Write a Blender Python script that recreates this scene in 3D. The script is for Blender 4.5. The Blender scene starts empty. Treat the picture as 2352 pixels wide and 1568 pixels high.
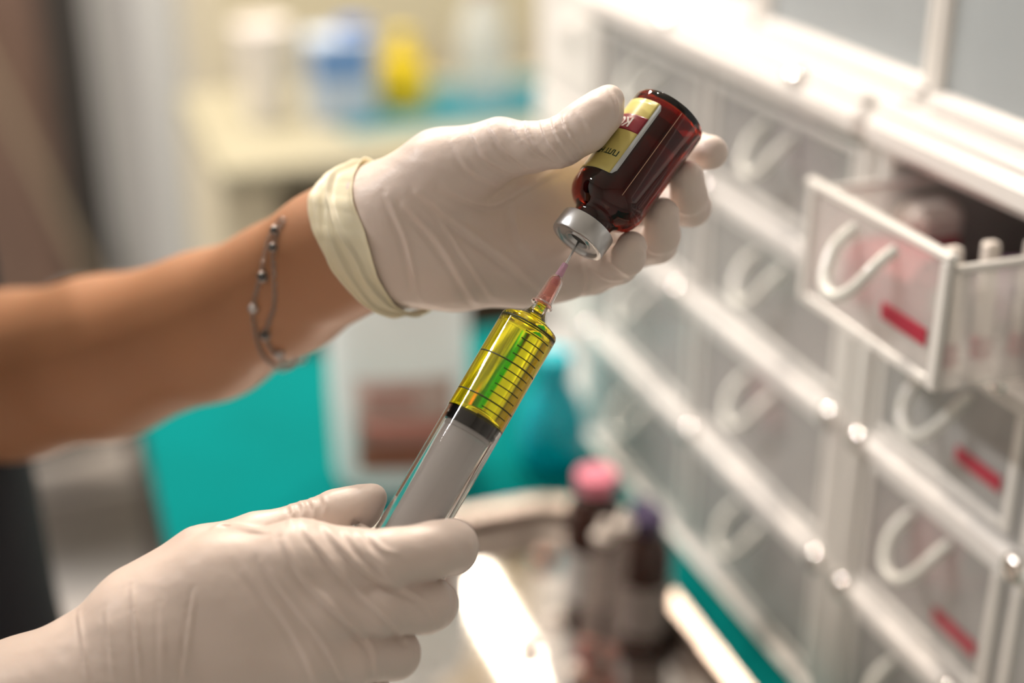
import bpy, math, random
import numpy as np
from mathutils import Matrix, Vector
random.seed(5); rng = np.random.default_rng(5)
R_ = math.radians
scene = bpy.context.scene
COL = scene.collection

# ---------------------------------------------------------------- camera
FPX = 3267.0; CAMZ = 1.25; FOCUS = 0.462
cam_d = bpy.data.cameras.new('camera'); cam = bpy.data.objects.new('camera', cam_d); COL.objects.link(cam)
cam_d.lens = 50.0; cam_d.sensor_width = 36.0; cam_d.clip_start = 0.02; cam_d.clip_end = 50
cam.location = (0, 0, CAMZ); cam.rotation_euler = (R_(90 - 23.5), 0, R_(-18.8))
cam_d.dof.use_dof = True; cam_d.dof.focus_distance = FOCUS; cam_d.dof.aperture_fstop = 2.8
scene.camera = cam
_p, _h = R_(23.5), R_(18.8)
FW = np.array([math.cos(_p) * math.sin(_h), math.cos(_p) * math.cos(_h), -math.sin(_p)])
RT = np.array([math.cos(_h), -math.sin(_h), 0.0]); UP = np.cross(RT, FW)
CAM = np.array([0, 0, CAMZ])

# ---------------------------------------------------------------- world, lights, exposure
w = bpy.data.worlds.new('world'); scene.world = w; w.use_nodes = True
w.node_tree.nodes['Background'].inputs[0].default_value = (1.0, 0.97, 0.95, 1)
w.node_tree.nodes['Background'].inputs[1].default_value = 0.13
scene.view_settings.view_transform = 'Standard'; scene.view_settings.look = 'None'
scene.view_settings.exposure = 0.20; scene.view_settings.gamma = 1.0
scene.view_settings.use_curve_mapping = False
scene.cycles.max_bounces = 14; scene.cycles.transmission_bounces = 14; scene.cycles.transparent_max_bounces = 24
scene.cycles.sample_clamp_indirect = 6.0

def area(name, loc, target, sx, sy, power, color):
    d = bpy.data.lights.new(name, 'AREA'); d.shape = 'RECTANGLE'; d.size = sx; d.size_y = sy
    d.energy = power; d.color = color
    o = bpy.data.objects.new(name, d); COL.objects.link(o); o.location = loc
    o.rotation_euler = (Vector(target) - Vector(loc)).to_track_quat('-Z', 'Y').to_euler()
    return o
def spot(loc, r, power, color):
    d = bpy.data.lights.new('ceiling_spot', 'AREA'); d.shape = 'DISK'; d.size = r * 2; d.energy = power; d.color = color
    o = bpy.data.objects.new('ceiling_spot', d); COL.objects.link(o); o.location = loc; o.rotation_euler = (0, 0, 0); return o
LIGHTS = [
    ('ceiling_and_fill_light', (-1.4, 1.6, 2.55), (-1.4, 1.5999, 0), 0.10, 1.2, 50, (1.0, 0.96, 0.93)),  # added fill light from the left, brightens the drawer fronts
    ('ceiling_and_fill_light', (-0.9, 3.0, 2.55), (-0.9, 2.9999, 0), 0.10, 1.2, 12, (1.0, 0.92, 0.80)),
    ('ceiling_and_fill_light', (1.03, 3.15, 2.55), (1.03, 3.1499, 0), 0.05, 0.6, 3, (1.0, 0.90, 0.76)),
    ('ceiling_and_fill_light', (1.44, 2.80, 2.55), (1.44, 2.7999, 0), 0.05, 0.6, 3, (1.0, 0.86, 0.70)),
]
SPOTS = [((0.25, 2.25, 2.55), .045, 46, (1.0, .82, .66)), ((-0.35, 1.75, 2.55), .045, 16, (1.0, .84, .70)), ((0.80, 1.55, 2.55), .045, 12, (1.0, .86, .74)),
         ((0.15, 1.15, 2.55), .045, 9, (1.0, .90, .80))]
for L in SPOTS: spot(*L)
for L in LIGHTS: area(*L)

# ---------------------------------------------------------------- helpers
def cpt(px, py, D):            # picture point at depth D (m) -> camera coordinates in mm
    return np.array([(px - 1176) / FPX * D, (784 - py) / FPX * D, D]) * 1000.0
def c2w(P):                    # camera coordinates in mm -> world m
    P = np.asarray(P, float) / 1000.0
    return CAM + P[..., 0:1] * RT + P[..., 1:2] * UP + P[..., 2:3] * FW
def wpt(px, py, D): return c2w(cpt(px, py, D))
def on_z(px, py, z):
    v = FW + RT * (px - 1176) / FPX + UP * (784 - py) / FPX
    t = (z - CAMZ) / v[2]; return CAM + v * t
def on_x(px, py, x):
    v = FW + RT * (px - 1176) / FPX + UP * (784 - py) / FPX
    return CAM + v * (x / v[0])
def w2px(W):
    d = np.asarray(W) - CAM; z = d @ FW
    return 1176 + FPX * (d @ RT) / z, 784 - FPX * (d @ UP) / z

def mat(name, col, rough=0.5, metal=0.0, trans=0.0, ior=1.45, sss=0.0, sssr=(1, .4, .25), scale=.003, coat=0.0, bump=None, var=None, emit=None, spec=0.5, alpha=1.0):
    m = bpy.data.materials.new(name); m.use_nodes = True
    nt = m.node_tree; b = nt.nodes['Principled BSDF']
    b.inputs['Base Color'].default_value = (*col, 1); b.inputs['Roughness'].default_value = rough
    b.inputs['Metallic'].default_value = metal; b.inputs['Transmission Weight'].default_value = trans
    b.inputs['IOR'].default_value = ior; b.inputs['Coat Weight'].default_value = coat
    b.inputs['Specular IOR Level'].default_value = spec
    b.inputs['Alpha'].default_value = alpha
    if sss:
        b.inputs['Subsurface Weight'].default_value = sss; b.inputs['Subsurface Radius'].default_value = sssr
        b.inputs['Subsurface Scale'].default_value = scale
    if emit:
        b.inputs['Emission Color'].default_value = (*emit[0], 1); b.inputs['Emission Strength'].default_value = emit[1]
    tc = nt.nodes.new('ShaderNodeTexCoord')
    if var:                    # (scale, second colour, amount)
        n = nt.nodes.new('ShaderNodeTexNoise'); n.inputs['Scale'].default_value = var[0]; n.inputs['Detail'].default_value = 4
        r = nt.nodes.new('ShaderNodeMapRange'); r.inputs[1].default_value = .35; r.inputs[2].default_value = .65
        r.inputs[4].default_value = var[2]
        mx = nt.nodes.new('ShaderNodeMix'); mx.data_type = 'RGBA'
        mx.inputs[6].default_value = (*col, 1); mx.inputs[7].default_value = (*var[1], 1)
        nt.links.new(tc.outputs['Object'], n.inputs['Vector']); nt.links.new(n.outputs[0], r.inputs[0])
        nt.links.new(r.outputs[0], mx.inputs[0]); nt.links.new(mx.outputs[2], b.inputs['Base Color'])
    if bump:                   # (scale, strength, distance)
        n = nt.nodes.new('ShaderNodeTexNoise'); n.inputs['Scale'].default_value = bump[0]; n.inputs['Detail'].default_value = 5
        bp = nt.nodes.new('ShaderNodeBump'); bp.inputs['Strength'].default_value = bump[1]; bp.inputs['Distance'].default_value = bump[2]
        nt.links.new(tc.outputs['Object'], n.inputs['Vector']); nt.links.new(n.outputs[0], bp.inputs['Height'])
        nt.links.new(bp.outputs[0], b.inputs['Normal'])
    return m
def mat_milky(name, col, clear=0.5, rough=0.2):     # translucent plastic: clear part + milky part
    m = mat(name, col, rough); nt = m.node_tree; b = nt.nodes['Principled BSDF']; out = nt.nodes['Material Output']
    tr = nt.nodes.new('ShaderNodeBsdfTransparent'); tr.inputs[0].default_value = (*[min(1, .35 + .65 * c) for c in col], 1)
    tl = nt.nodes.new('ShaderNodeBsdfTranslucent'); tl.inputs[0].default_value = (*col, 1)
    m1 = nt.nodes.new('ShaderNodeMixShader'); m1.inputs[0].default_value = .35
    nt.links.new(b.outputs[0], m1.inputs[1]); nt.links.new(tl.outputs[0], m1.inputs[2])
    m2 = nt.nodes.new('ShaderNodeMixShader'); m2.inputs[0].default_value = clear
    nt.links.new(m1.outputs[0], m2.inputs[1]); nt.links.new(tr.outputs[0], m2.inputs[2])
    nt.links.new(m2.outputs[0], out.inputs[0]); return m

M = dict(
    glove=mat('latex_glove', (.74, .635, .58), .40, sss=.18, sssr=(1, .6, .4), scale=.002, bump=(170, .35, .0009), var=(22, (.76, .65, .585), .6)),
    cuff=mat('latex_cuff', (.86, .78, .56), .38, sss=.3, sssr=(1, .8, .5), scale=.002, bump=(700, .1, .0004)),
    skin=mat('skin', (.50, .26, .145), .48, sss=.25, sssr=(1, .35, .2), scale=.004, bump=(600, .15, .0004), var=(14, (.44, .22, .12), .7)),
    navy=mat('navy_cloth', (.006, .006, .012), .8, bump=(300, .3, .001)),
    amber=mat('amber_glass', (.34, .020, .004), .015, trans=1, ior=1.5),
    amber_dark=mat('amber_glass_far', (.035, .008, .004), .08, coat=.6),
    cap=mat('cap_aluminium', (.55, .56, .57), .30, metal=1, bump=(500, .05, .0002)),
    rubber_grey=mat('septum_rubber', (.012, .012, .011), .4),
    black=mat('black_rubber', (.003, .003, .004), .18, spec=.25),
    barrel=mat('clear_plastic', (.97, .975, .97), .01, trans=1, ior=1.46),
    rod=mat_milky('frosted_plastic', (.97, .95, .95), .25, .2),
    liquid=mat('yellow_solution', (.98, .88, .012), .0, trans=1, ior=1.38),
    bubble=mat('air_bubble', (1, 1, .9), .0, trans=1, ior=1.0),
    hub=mat('pink_plastic', (.96, .58, .52), .10, trans=.85, ior=1.25),
    hub2=mat('violet_plastic', (.85, .55, .72), .12, trans=.6, ior=1.25),
    steel=mat('needle_steel', (.75, .75, .75), .15, metal=1),
    ink=mat('printed_ink', (.03, .035, .01), .5),
    lab_y=mat('label_yellow', (.60, .52, .16), .28, coat=.3),
    lab_r=mat('label_crimson', (.22, .005, .02), .28, coat=.3),
    lab_w=mat('label_margin', (.52, .56, .58), .28, coat=.3),
    txt_w=mat('label_white_ink', (.75, .72, .72), .4), txt_b=mat('label_black_ink', (.01, .04, .02), .4),
    seam=mat('label_edge', (.42, .25, .17), .4),
    teal=mat('teal_cloth', (.0, .15, .15), .9, spec=.04, bump=(60, .4, .004), var=(9, (.001, .12, .115), .6)),
    tray=mat('tray_steel', (.74, .69, .66), .05, metal=1, bump=(9, .03, .002)),
    white=mat('white_plastic', (.86, .84, .82), .22, coat=.3),
    frame=mat('frame_plastic', (.80, .79, .76), .25, coat=.2),
    clear=mat_milky('drawer_plastic', (.90, .90, .89), .60, .12),
    clear2=mat_milky('box_plastic', (.82, .86, .88), .55, .10),
    handle=mat('handle_plastic', (.82, .84, .80), .12, coat=.6),
    chrome=mat('bright_stud', (.9, .88, .85), .1, metal=1),
    tag_r=mat('crimson_tag', (.42, .02, .05), .5), tag_g=mat('green_tag', (.06, .32, .15), .5),
    pink=mat('pink_packet', (.75, .16, .20), .5), paper=mat('paper_packet', (.82, .76, .70), .5),
    slate=mat('slate_packet', (.12, .18, .21), .5), mint=mat('mint_packet', (.18, .40, .35), .5),
    purple=mat('violet_packet', (.35, .18, .30), .5),
    jerry=mat_milky('white_jug', (.90, .93, .94), .15, .4),
    jug_or=mat('orange_print', (.52, .13, .05), .5), jug_gr=mat('grey_print', (.58, .47, .42), .5), jug_pk=mat('pink_print', (.62, .27, .22), .5),
    blue=mat('cyan_bottle', (.0, .60, .78), .08, coat=.5),
    wall=mat('wall_paint', (.55, .52, .41), .7, var=(3, (.50, .48, .38), .6)),
    ceil=mat('ceiling_paint', (.84, .83, .81), .8),
    floor=mat('floor_vinyl', (.42, .41, .40), .45, var=(4, (.38, .36, .35), .6)),
    door=mat('brown_door', (.13, .085, .065), .5, var=(6, (.11, .07, .055), .7)),
    greyp=mat('grey_panel', (.42, .43, .43), .5), dkgrey=mat('dark_panel', (.07, .075, .06), .5),
    cream=mat('cream_cabinet', (.58, .54, .41), .5), beige=mat('beige_top', (.27, .26, .19), .4),
    taupe=mat('taupe_shade', (.16, .13, .09), .7),
    yellow=mat('yellow_plastic', (.60, .47, .01), .35), bluebox=mat('blue_carton', (.10, .25, .55), .5), paleblue=mat('pale_blue_carton', (.45, .55, .68), .5),
    deepblue=mat('deep_blue_print', (.03, .13, .42), .5),
    pinkcap=mat('pink_cap', (.80, .25, .35), .35), bluecap=mat('violet_cap', (.05, .035, .09), .3),
    brown=mat('brown_cap', (.42, .25, .20), .4), dark=mat('dark_metal', (.03, .028, .026), .5),
    silver=mat('bracelet_silver', (.45, .40, .37), .3, metal=1), stone_d=mat('smoky_stone', (.04, .045, .05), .08, coat=1),
    stone_c=mat('clear_stone', (.85, .85, .88), .03, trans=.5, ior=1.7),
    tube=mat_milky('tube_plastic', (.82, .78, .76), .85, .05),
)

def setp(o, label=None, cat=None, group=None, kind=None):
    if label: o['label'] = label
    if cat: o['category'] = cat
    if group: o['group'] = group
    if kind: o['kind'] = kind
    return o
def empty(name, loc=(0, 0, 0), mtx=None):
    o = bpy.data.objects.new(name, None); COL.objects.link(o); o.empty_display_size = .02
    if mtx is not None: o.matrix_world = mtx
    else: o.location = loc
    return o
def mesh(name, V, F, m, parent=None, smooth=True, world=False):
    me = bpy.data.meshes.new(name)
    V = np.asarray(V, float)
    if world and parent is not None:
        I = np.array(root_mtx(parent).inverted()); V = V @ I[:3, :3].T + I[:3, 3]
    me.from_pydata(V.tolist(), [], [tuple(map(int, f)) for f in F])
    me.materials.append(m)
    if smooth: me.shade_smooth()
    o = bpy.data.objects.new(name, me); COL.objects.link(o)
    if parent is not None: o.parent = parent
    return o
def root_mtx(o):
    m = o.matrix_basis.copy(); p = o.parent
    while p is not None: m = p.matrix_basis @ m; p = p.parent
    return m
class MB:
    def __init__(s): s.V = []; s.F = []
    def add(s, V, F):
        n = len(s.V); s.V += [tuple(v) for v in V]; s.F += [tuple(i + n for i in f) for f in F]; return s
    def box(s, x0, y0, z0, x1, y1, z1, b=0.0):      # box with bevelled edges (b = bevel size)
        b = min(b, abs(x1 - x0) * .45, abs(y1 - y0) * .45, abs(z1 - z0) * .45)
        if b <= 0:
            V = [(x, y, z) for x in (x0, x1) for y in (y0, y1) for z in (z0, z1)]
            return s.add(V, [(0, 1, 3, 2), (4, 6, 7, 5), (0, 4, 5, 1), (2, 3, 7, 6), (0, 2, 6, 4), (1, 5, 7, 3)])
        V = []; X = (x0, x1); Y = (y0, y1); Z = (z0, z1)
        sg = (1, -1)
        for i in (0, 1):
            for j in (0, 1):
                for k in (0, 1):
                    V.append((X[i], Y[j] + sg[j] * b, Z[k] + sg[k] * b))
                    V.append((X[i] + sg[i] * b, Y[j], Z[k] + sg[k] * b))
                    V.append((X[i] + sg[i] * b, Y[j] + sg[j] * b, Z[k]))
        def id(i, j, k, a): return (i * 4 + j * 2 + k) * 3 + a
        F = []
        for i in (0, 1):
            q = [id(i, 0, 0, 0), id(i, 1, 0, 0), id(i, 1, 1, 0), id(i, 0, 1, 0)]; F.append(q if i else q[::-1])
            q = [id(0, i, 0, 1), id(1, i, 0, 1), id(1, i, 1, 1), id(0, i, 1, 1)]; F.append(q[::-1] if i else q)
            q = [id(0, 0, i, 2), id(1, 0, i, 2), id(1, 1, i, 2), id(0, 1, i, 2)]; F.append(q if i else q[::-1])
        for a in (0, 1):
            for c in (0, 1):
                q = [id(0, a, c, 1), id(1, a, c, 1), id(1, a, c, 2), id(0, a, c, 2)]; F.append(q if (a == 0) == (c == 1) else q[::-1])
                q = [id(a, 0, c, 2), id(a, 1, c, 2), id(a, 1, c, 0), id(a, 0, c, 0)]; F.append(q if (a == 0) == (c == 0) else q[::-1])
                q = [id(a, c, 0, 0), id(a, c, 1, 0), id(a, c, 1, 1), id(a, c, 0, 1)]; F.append(q if (a == 0) == (c == 1) else q[::-1])
        for i in (0, 1):
            for j in (0, 1):
                for k in (0, 1):
                    q = [id(i, j, k, 0), id(i, j, k, 1), id(i, j, k, 2)]; F.append(q if (i + j + k) % 2 == 1 else q[::-1])
        return s.add(V, F)
    def lathe(s, prof, n=48, cx=0, cy=0, sx=1.0, sy=1.0, ring=False):    # profile of (r, z)
        V = []; F = []; m = len(prof)
        for r, z in prof:
            for k in range(n):
                a = 2 * math.pi * k / n; V.append((cx + sx * r * math.cos(a), cy + sy * r * math.sin(a), z))
        rng_ = m if ring else m - 1
        for i in range(rng_):
            for k in range(n):
                k2 = (k + 1) % n; i2 = (i + 1) % m
                F.append((i * n + k, i * n + k2, i2 * n + k2, i2 * n + k))
        if not ring:
            if prof[0][0] > 1e-6: F.append(tuple(range(n))[::-1])
            if prof[-1][0] > 1e-6: F.append(tuple((m - 1) * n + k for k in range(n)))
        return s.add(V, F)
    def tube(s, pts, r, n=12, closed=False):
        P = [np.array(p, float) for p in pts]; m = len(P); V = []; F = []; prev = None
        for i in range(m):
            if closed: t = P[(i + 1) % m] - P[i - 1]
            else: t = P[min(i + 1, m - 1)] - P[max(i - 1, 0)]
            t = t / (np.linalg.norm(t) + 1e-12)
            if prev is None:
                u = np.cross(t, [0, 0, 1.0]); u = u if np.linalg.norm(u) > .1 else np.cross(t, [0, 1.0, 0])
            else: u = prev - t * (prev @ t)
            u = u / np.linalg.norm(u); prev = u; v = np.cross(t, u)
            rr = r[i] if hasattr(r, '__len__') else r
            for k in range(n):
                a = 2 * math.pi * k / n; V.append(P[i] + rr * (u * math.cos(a) + v * math.sin(a)))
        for i in range(m if closed else m - 1):
            for k in range(n):
                k2 = (k + 1) % n; i2 = (i + 1) % m
                F.append((i * n + k, i * n + k2, i2 * n + k2, i2 * n + k))
        if not closed: F.append(tuple(range(n))[::-1]); F.append(tuple((m - 1) * n + k for k in range(n)))
        return s.add(V, F)
    def ball(s, c, r, n=10, m=6, sc=(1, 1, 1)):
        V = [(c[0], c[1], c[2] + r * sc[2])]; F = []
        for i in range(1, m):
            t = math.pi * i / m
            for k in range(n):
                a = 2 * math.pi * k / n
                V.append((c[0] + r * sc[0] * math.sin(t) * math.cos(a), c[1] + r * sc[1] * math.sin(t) * math.sin(a), c[2] + r * sc[2] * math.cos(t)))
        V.append((c[0], c[1], c[2] - r * sc[2])); L = len(V) - 1
        for k in range(n):
            k2 = (k + 1) % n; F.append((0, 1 + k, 1 + k2)); F.append((L, 1 + (m - 2) * n + k2, 1 + (m - 2) * n + k))
            for i in range(m - 2): F.append((1 + i * n + k, 1 + (i + 1) * n + k, 1 + (i + 1) * n + k2, 1 + i * n + k2))
        return s.add(V, F)
    def obj(s, name, m, parent=None, smooth=False, scale=1.0):
        V = np.array(s.V) * scale
        o = mesh(name, V, s.F, m, parent, smooth)
        if smooth: sharp(o)
        return o
def sharp(o, ang=38):
    me = o.data
    try:
        me.set_sharp_from_angle(angle=R_(ang))
    except Exception: pass
def box(name, a, b, m, parent=None, bev=0.002): return MB().box(*a, *b, bev).obj(name, m, parent)

# ---------------------------------------------------------------- implicit surfaces (bodies, hands)
def cap_d(P, a, b, ra, rb):
    a = np.asarray(a, np.float32); b = np.asarray(b, np.float32); ab = b - a; L = float(ab @ ab) + 1e-9
    q = P - a; t = np.clip(q @ ab / L, 0, 1)
    d = q - t[:, None] * ab
    return np.sqrt((d * d).sum(1)) - (ra + (rb - ra) * t)
def smin(a, b, k):
    h = np.maximum(k - np.abs(a - b), 0) / k
    return np.minimum(a, b) - h * h * h * k / 6.0
def chain(pts, k):             # pts: list of (point, radius)
    def f(P):
        d = None
        for (a, ra), (b, rb) in zip(pts[:-1], pts[1:]):
            e = cap_d(P, a, b, ra, rb); d = e if d is None else smin(d, e, k)
        return d
    return f
def union(fs, k):
    def f(P):
        d = fs[0](P)
        for g in fs[1:]: d = smin(d, g(P), k)
        return d
    return f
def nets(fn, lo, hi, h):
    lo = np.array(lo, float); n = np.ceil((np.array(hi) - lo) / h).astype(int) + 1
    n = ((n + 3) // 4) * 4 + 1
    c = 4; nc = (n - 1) // c + 1
    g = np.stack(np.meshgrid(*[lo[i] + np.arange(nc[i]) * h * c for i in range(3)], indexing='ij'), -1).reshape(-1, 3).astype(np.float32)
    dc = fn(g).reshape(nc)
    near = np.abs(dc) < h * c * 2.2
    val = np.repeat(np.repeat(np.repeat(dc, c, 0), c, 1), c, 2)[:n[0], :n[1], :n[2]].astype(np.float32)
    # shift by half a coarse cell so the nearest coarse sample is used
    ii = [np.clip((np.arange(n[i]) + c // 2) // c, 0, nc[i] - 1) for i in range(3)]
    val = dc[np.ix_(*ii)].astype(np.float32); nm = near[np.ix_(*ii)]
    idx = np.argwhere(nm)
    P = (lo + idx * h).astype(np.float32)
    out = np.empty(len(P), np.float32)
    for s in range(0, len(P), 400000): out[s:s + 400000] = fn(P[s:s + 400000])
    val[nm] = out
    S = val < 0
    cs = sum(S[a:n[0] - 1 + a, b:n[1] - 1 + b, d:n[2] - 1 + d].astype(np.int8) for a in (0, 1) for b in (0, 1) for d in (0, 1))
    act = np.argwhere((cs > 0) & (cs < 8))
    ids = -np.ones(np.array(n) - 1, np.int64); ids[tuple(act.T)] = np.arange(len(act))
    acc = np.zeros((len(act), 3)); cnt = np.zeros(len(act))
    cor = [(a, b, d) for a in (0, 1) for b in (0, 1) for d in (0, 1)]
    for p in cor:
        for ax in range(3):
            if p[ax]: continue
            q = list(p); q[ax] = 1
            v0 = val[tuple((act + p).T)]; v1 = val[tuple((act + q).T)]
            mk = (v0 < 0) != (v1 < 0)
            t = np.where(mk, v0 / np.where(mk, v0 - v1, 1), 0)
            pos = np.tile(np.array(p, float), (len(act), 1)); pos[:, ax] = t
            acc += pos * mk[:, None]; cnt += mk
    V = lo + (act + acc / cnt[:, None]) * h
    F = []
    for ax in range(3):
        u, v = [(1, 2), (2, 0), (0, 1)][ax]
        sl0 = [slice(1, n[i] - 1) for i in range(3)]; sl0[ax] = slice(0, n[ax] - 1)
        sl1 = list(sl0); sl1[ax] = slice(1, n[ax])
        A = S[tuple(sl0)]; B = S[tuple(sl1)]
        e = np.argwhere(A != B); off = np.array([1, 1, 1]); off[ax] = 0; e2 = e + off
        du = np.zeros(3, int); du[u] = 1; dv = np.zeros(3, int); dv[v] = 1
        q = np.stack([ids[tuple((e2 - du - dv).T)], ids[tuple((e2 - dv).T)], ids[tuple(e2.T)], ids[tuple((e2 - du).T)]], 1)
        inside = A[tuple(e.T)]
        q[~inside] = q[~inside][:, ::-1]
        F.append(q)
    F = np.concatenate(F); F = F[(F >= 0).all(1)]
    return V, F
def relax(V, F, it=2, lam=.5):
    E = np.concatenate([F[:, [0, 1]], F[:, [1, 2]], F[:, [2, 3]], F[:, [3, 0]]])
    E = np.concatenate([E, E[:, ::-1]])
    deg = np.bincount(E[:, 0], minlength=len(V))[:, None]
    for _ in range(it):
        S = np.stack([np.bincount(E[:, 0], V[E[:, 1], k], minlength=len(V)) for k in range(3)], 1)
        V = V + lam * (S / np.maximum(deg, 1) - V)
    return V
def vnormals(V, F):
    N = np.cross(V[F[:, 2]] - V[F[:, 0]], V[F[:, 3]] - V[F[:, 1]])
    out = np.zeros_like(V)
    for k in range(4):
        for c in range(3): out[:, c] += np.bincount(F[:, k], N[:, c], minlength=len(V))
    return out / (np.linalg.norm(out, axis=1)[:, None] + 1e-12)
def fast_mesh(name, V, F, m, parent=None):
    me = bpy.data.meshes.new(name)
    me.vertices.add(len(V)); me.vertices.foreach_set('co', np.asarray(V, np.float32).ravel())
    me.loops.add(len(F) * 4); me.loops.foreach_set('vertex_index', np.asarray(F, np.int32).ravel())
    me.polygons.add(len(F)); me.polygons.foreach_set('loop_start', np.arange(0, len(F) * 4, 4, dtype=np.int32))
    me.update(calc_edges=True); me.materials.append(m); me.shade_smooth()
    o = bpy.data.objects.new(name, me); COL.objects.link(o)
    if parent is not None: o.parent = parent
    return o
def seg_dist(px, py, pts):
    """distance in pixels to a polyline and relative position along it"""
    best = np.full(len(px), 1e9); tt = np.zeros(len(px)); side = np.zeros(len(px))
    n = len(pts) - 1
    for i in range(n):
        a = np.array(pts[i], float); b = np.array(pts[i + 1], float); ab = b - a
        qx = px - a[0]; qy = py - a[1]; t = np.clip((qx * ab[0] + qy * ab[1]) / (ab @ ab), 0, 1)
        d = np.hypot(qx - t * ab[0], qy - t * ab[1]); m = d < best
        best[m] = d[m]; tt[m] = ((i + t) / n)[m]
        side[m] = (np.sign(ab[0] * qy - ab[1] * qx))[m]
    return best, tt, side
def catmull(pts, k=6):
    P = [np.array(p, float) for p in pts]; P = [2 * P[0] - P[1]] + P + [2 * P[-1] - P[-2]]; out = []
    for i in range(1, len(P) - 2):
        for j in range(k):
            t = j / k; a, b, c, d = P[i - 1:i + 3]
            out.append(.5 * ((2 * b) + (c - a) * t + (2 * a - 5 * b + 4 * c - d) * t * t + (3 * b - a - 3 * c + d) * t ** 3))
    out.append(P[-2]); return out
def folds(V, F, strokes, amp_noise=.12):
    """raise glove folds: each stroke is a ridge line on the side of the hand it lies on"""
    N = vnormals(V, F)
    px = 1176 + FPX * V[:, 0] / V[:, 2]; py = 784 - FPX * V[:, 1] / V[:, 2]
    view = V / np.linalg.norm(V, axis=1)[:, None]; fac = -(N * view).sum(1)
    wgt = np.clip((fac + .15) / .35, 0, 1)
    disp = np.zeros(len(V))
    for pts, amp, wid in strokes:
        amp *= 1.25; wid *= .72
        c = catmull(pts, 5); xs = [p[0] for p in c]; ys = [p[1] for p in c]
        m = (px > min(xs) - 4 * wid) & (px < max(xs) + 4 * wid) & (py > min(ys) - 4 * wid) & (py < max(ys) + 4 * wid)
        if not m.any(): continue
        d, t, s = seg_dist(px[m], py[m], c)
        env = np.clip(np.sin(np.pi * np.clip(t, .04, .96)), 0, 1) ** .6
        ds = d * s
        prof = np.exp(-(ds / wid) ** 2) - .75 * np.exp(-((ds - 1.7 * wid) / wid) ** 2)
        disp[m] += amp * prof * env
    # faint uneven lie of the latex over the hand
    r_ = np.random.default_rng(11)
    for q in range(14):
        kv = r_.normal(0, 1, 3) * np.array([.10, .22, .12]); disp += amp_noise * .35 * np.sin(V @ kv * (1 + .8 * q / 14) + r_.uniform(0, 6.28)) ** 3
    disp = np.clip(disp, -.75, 1.0)
    return relax(V + N * (disp * wgt)[:, None], F, 2, .4)

# ================================================================ ROOM SHELL
TAB = 0.75
def struct(o): o['kind'] = 'structure'; return o
struct(box('floor', (-2.6, -1.6, -.05), (2.2, 4.2, 0), M['floor'], bev=0))
struct(box('ceiling', (-2.6, -1.6, 2.6), (2.2, 4.2, 2.65), M['ceil'], bev=0))
struct(box('wall_back', (-2.6, 4.1, 0), (2.2, 4.2, 2.6), M['wall'], bev=0))
WR = mat('side_wall_paint', (.55, .54, .52), .6)
struct(box('wall_right', (1.0, -1.6, 0), (1.1, 1.8, 2.6), WR, bev=0))
struct(box('wall_right_far', (1.75, 1.8, 0), (1.85, 4.1, 2.6), M['wall'], bev=0))
struct(box('wall_return', (1.1, 1.7, 0), (1.85, 1.8, 2.6), M['wall'], bev=0))
struct(box('wall_left', (-2.6, -1.6, 0), (-2.5, 4.1, 2.6), WR, bev=0))
struct(box('wall_front', (-2.5, -1.6, 0), (1.0, -1.5, 2.6), WR, bev=0))

# ---- far side of the room
g = box('door_1', (-1.15, 3.30, 0), (0.035, 3.36, 2.2), M['door'], bev=.004); struct(g)
h_ = MB().box(-.06, 3.24, 1.12, -.03, 3.30, 1.36, .006).obj('door_handle', M['dark']); h_.parent = g
struct(box('trim_1', (0.035, 3.25, 0), (0.13, 3.40, 2.3), M['dark'], bev=.004))
struct(box('trim_2', (0.13, 3.22, 0), (0.27, 3.40, 2.3), M['greyp'], bev=.004))
struct(box('wall_partition', (0.27, 3.45, 0), (1.75, 3.55, 2.6), M['wall'], bev=0))
lk = empty('metal_cabinet', (0, 0.08, 0)); setp(lk, 'grey metal cabinet with dark slot beside the brown door', 'cabinet')
box('body', (.185, 2.55, 0), (.37, 2.95, 1.6), M['greyp'], lk, .006)
box('door', (.192, 2.535, .06), (.30, 2.55, 1.56), mat('grey_blue_paint', (.46, .49, .51), .4), lk, .004)
box('slot', (.315, 2.535, 1.15), (.345, 2.55, 1.56), M['dkgrey'], lk, .002)

fr = empty('tall_cream_cabinet', (0.26, 2.1, 0)); setp(fr, 'tall cream cabinet standing behind the far counter', 'cabinet')
box('body', (0, .10, 0), (.66, .50, 1.5), M['cream'], fr, .012)
box('door', (.02, .075, .40), (.64, .10, 1.46), M['cream'], fr, .01)
kn = MB().lathe([(0, 0), (.022, .002), (.026, .012), (.018, .03), (0, .034)], 20)
kn.V = [(x + .09, .075 - z, 1.02 + y - .0) for x, y, z in kn.V]; kn.obj('knob', M['taupe'], fr, True)

ct = empty('counter_table', (0.20, 1.70, 0)); setp(ct, 'beige topped counter with cream leg panel across the room', 'counter')
box('top', (-.0, 0, .722), (.80, .42, .75), M['beige'], ct, .006)
box('side_panel', (-.0, .02, 0), (.075, .40, .722), M['cream'], ct, .004)
box('side_panel', (.72, .02, 0), (.80, .40, .722), M['cream'], ct, .004)
box('back_panel', (.075, .36, 0), (.72, .38, .722), M['taupe'], ct, .002)
box('shelf', (.075, .03, .30), (.72, .36, .32), M['taupe'], ct, .002)
box('drawer_front', (.42, .01, .60), (.71, .03, .715), M['beige'], ct, .004)
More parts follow.
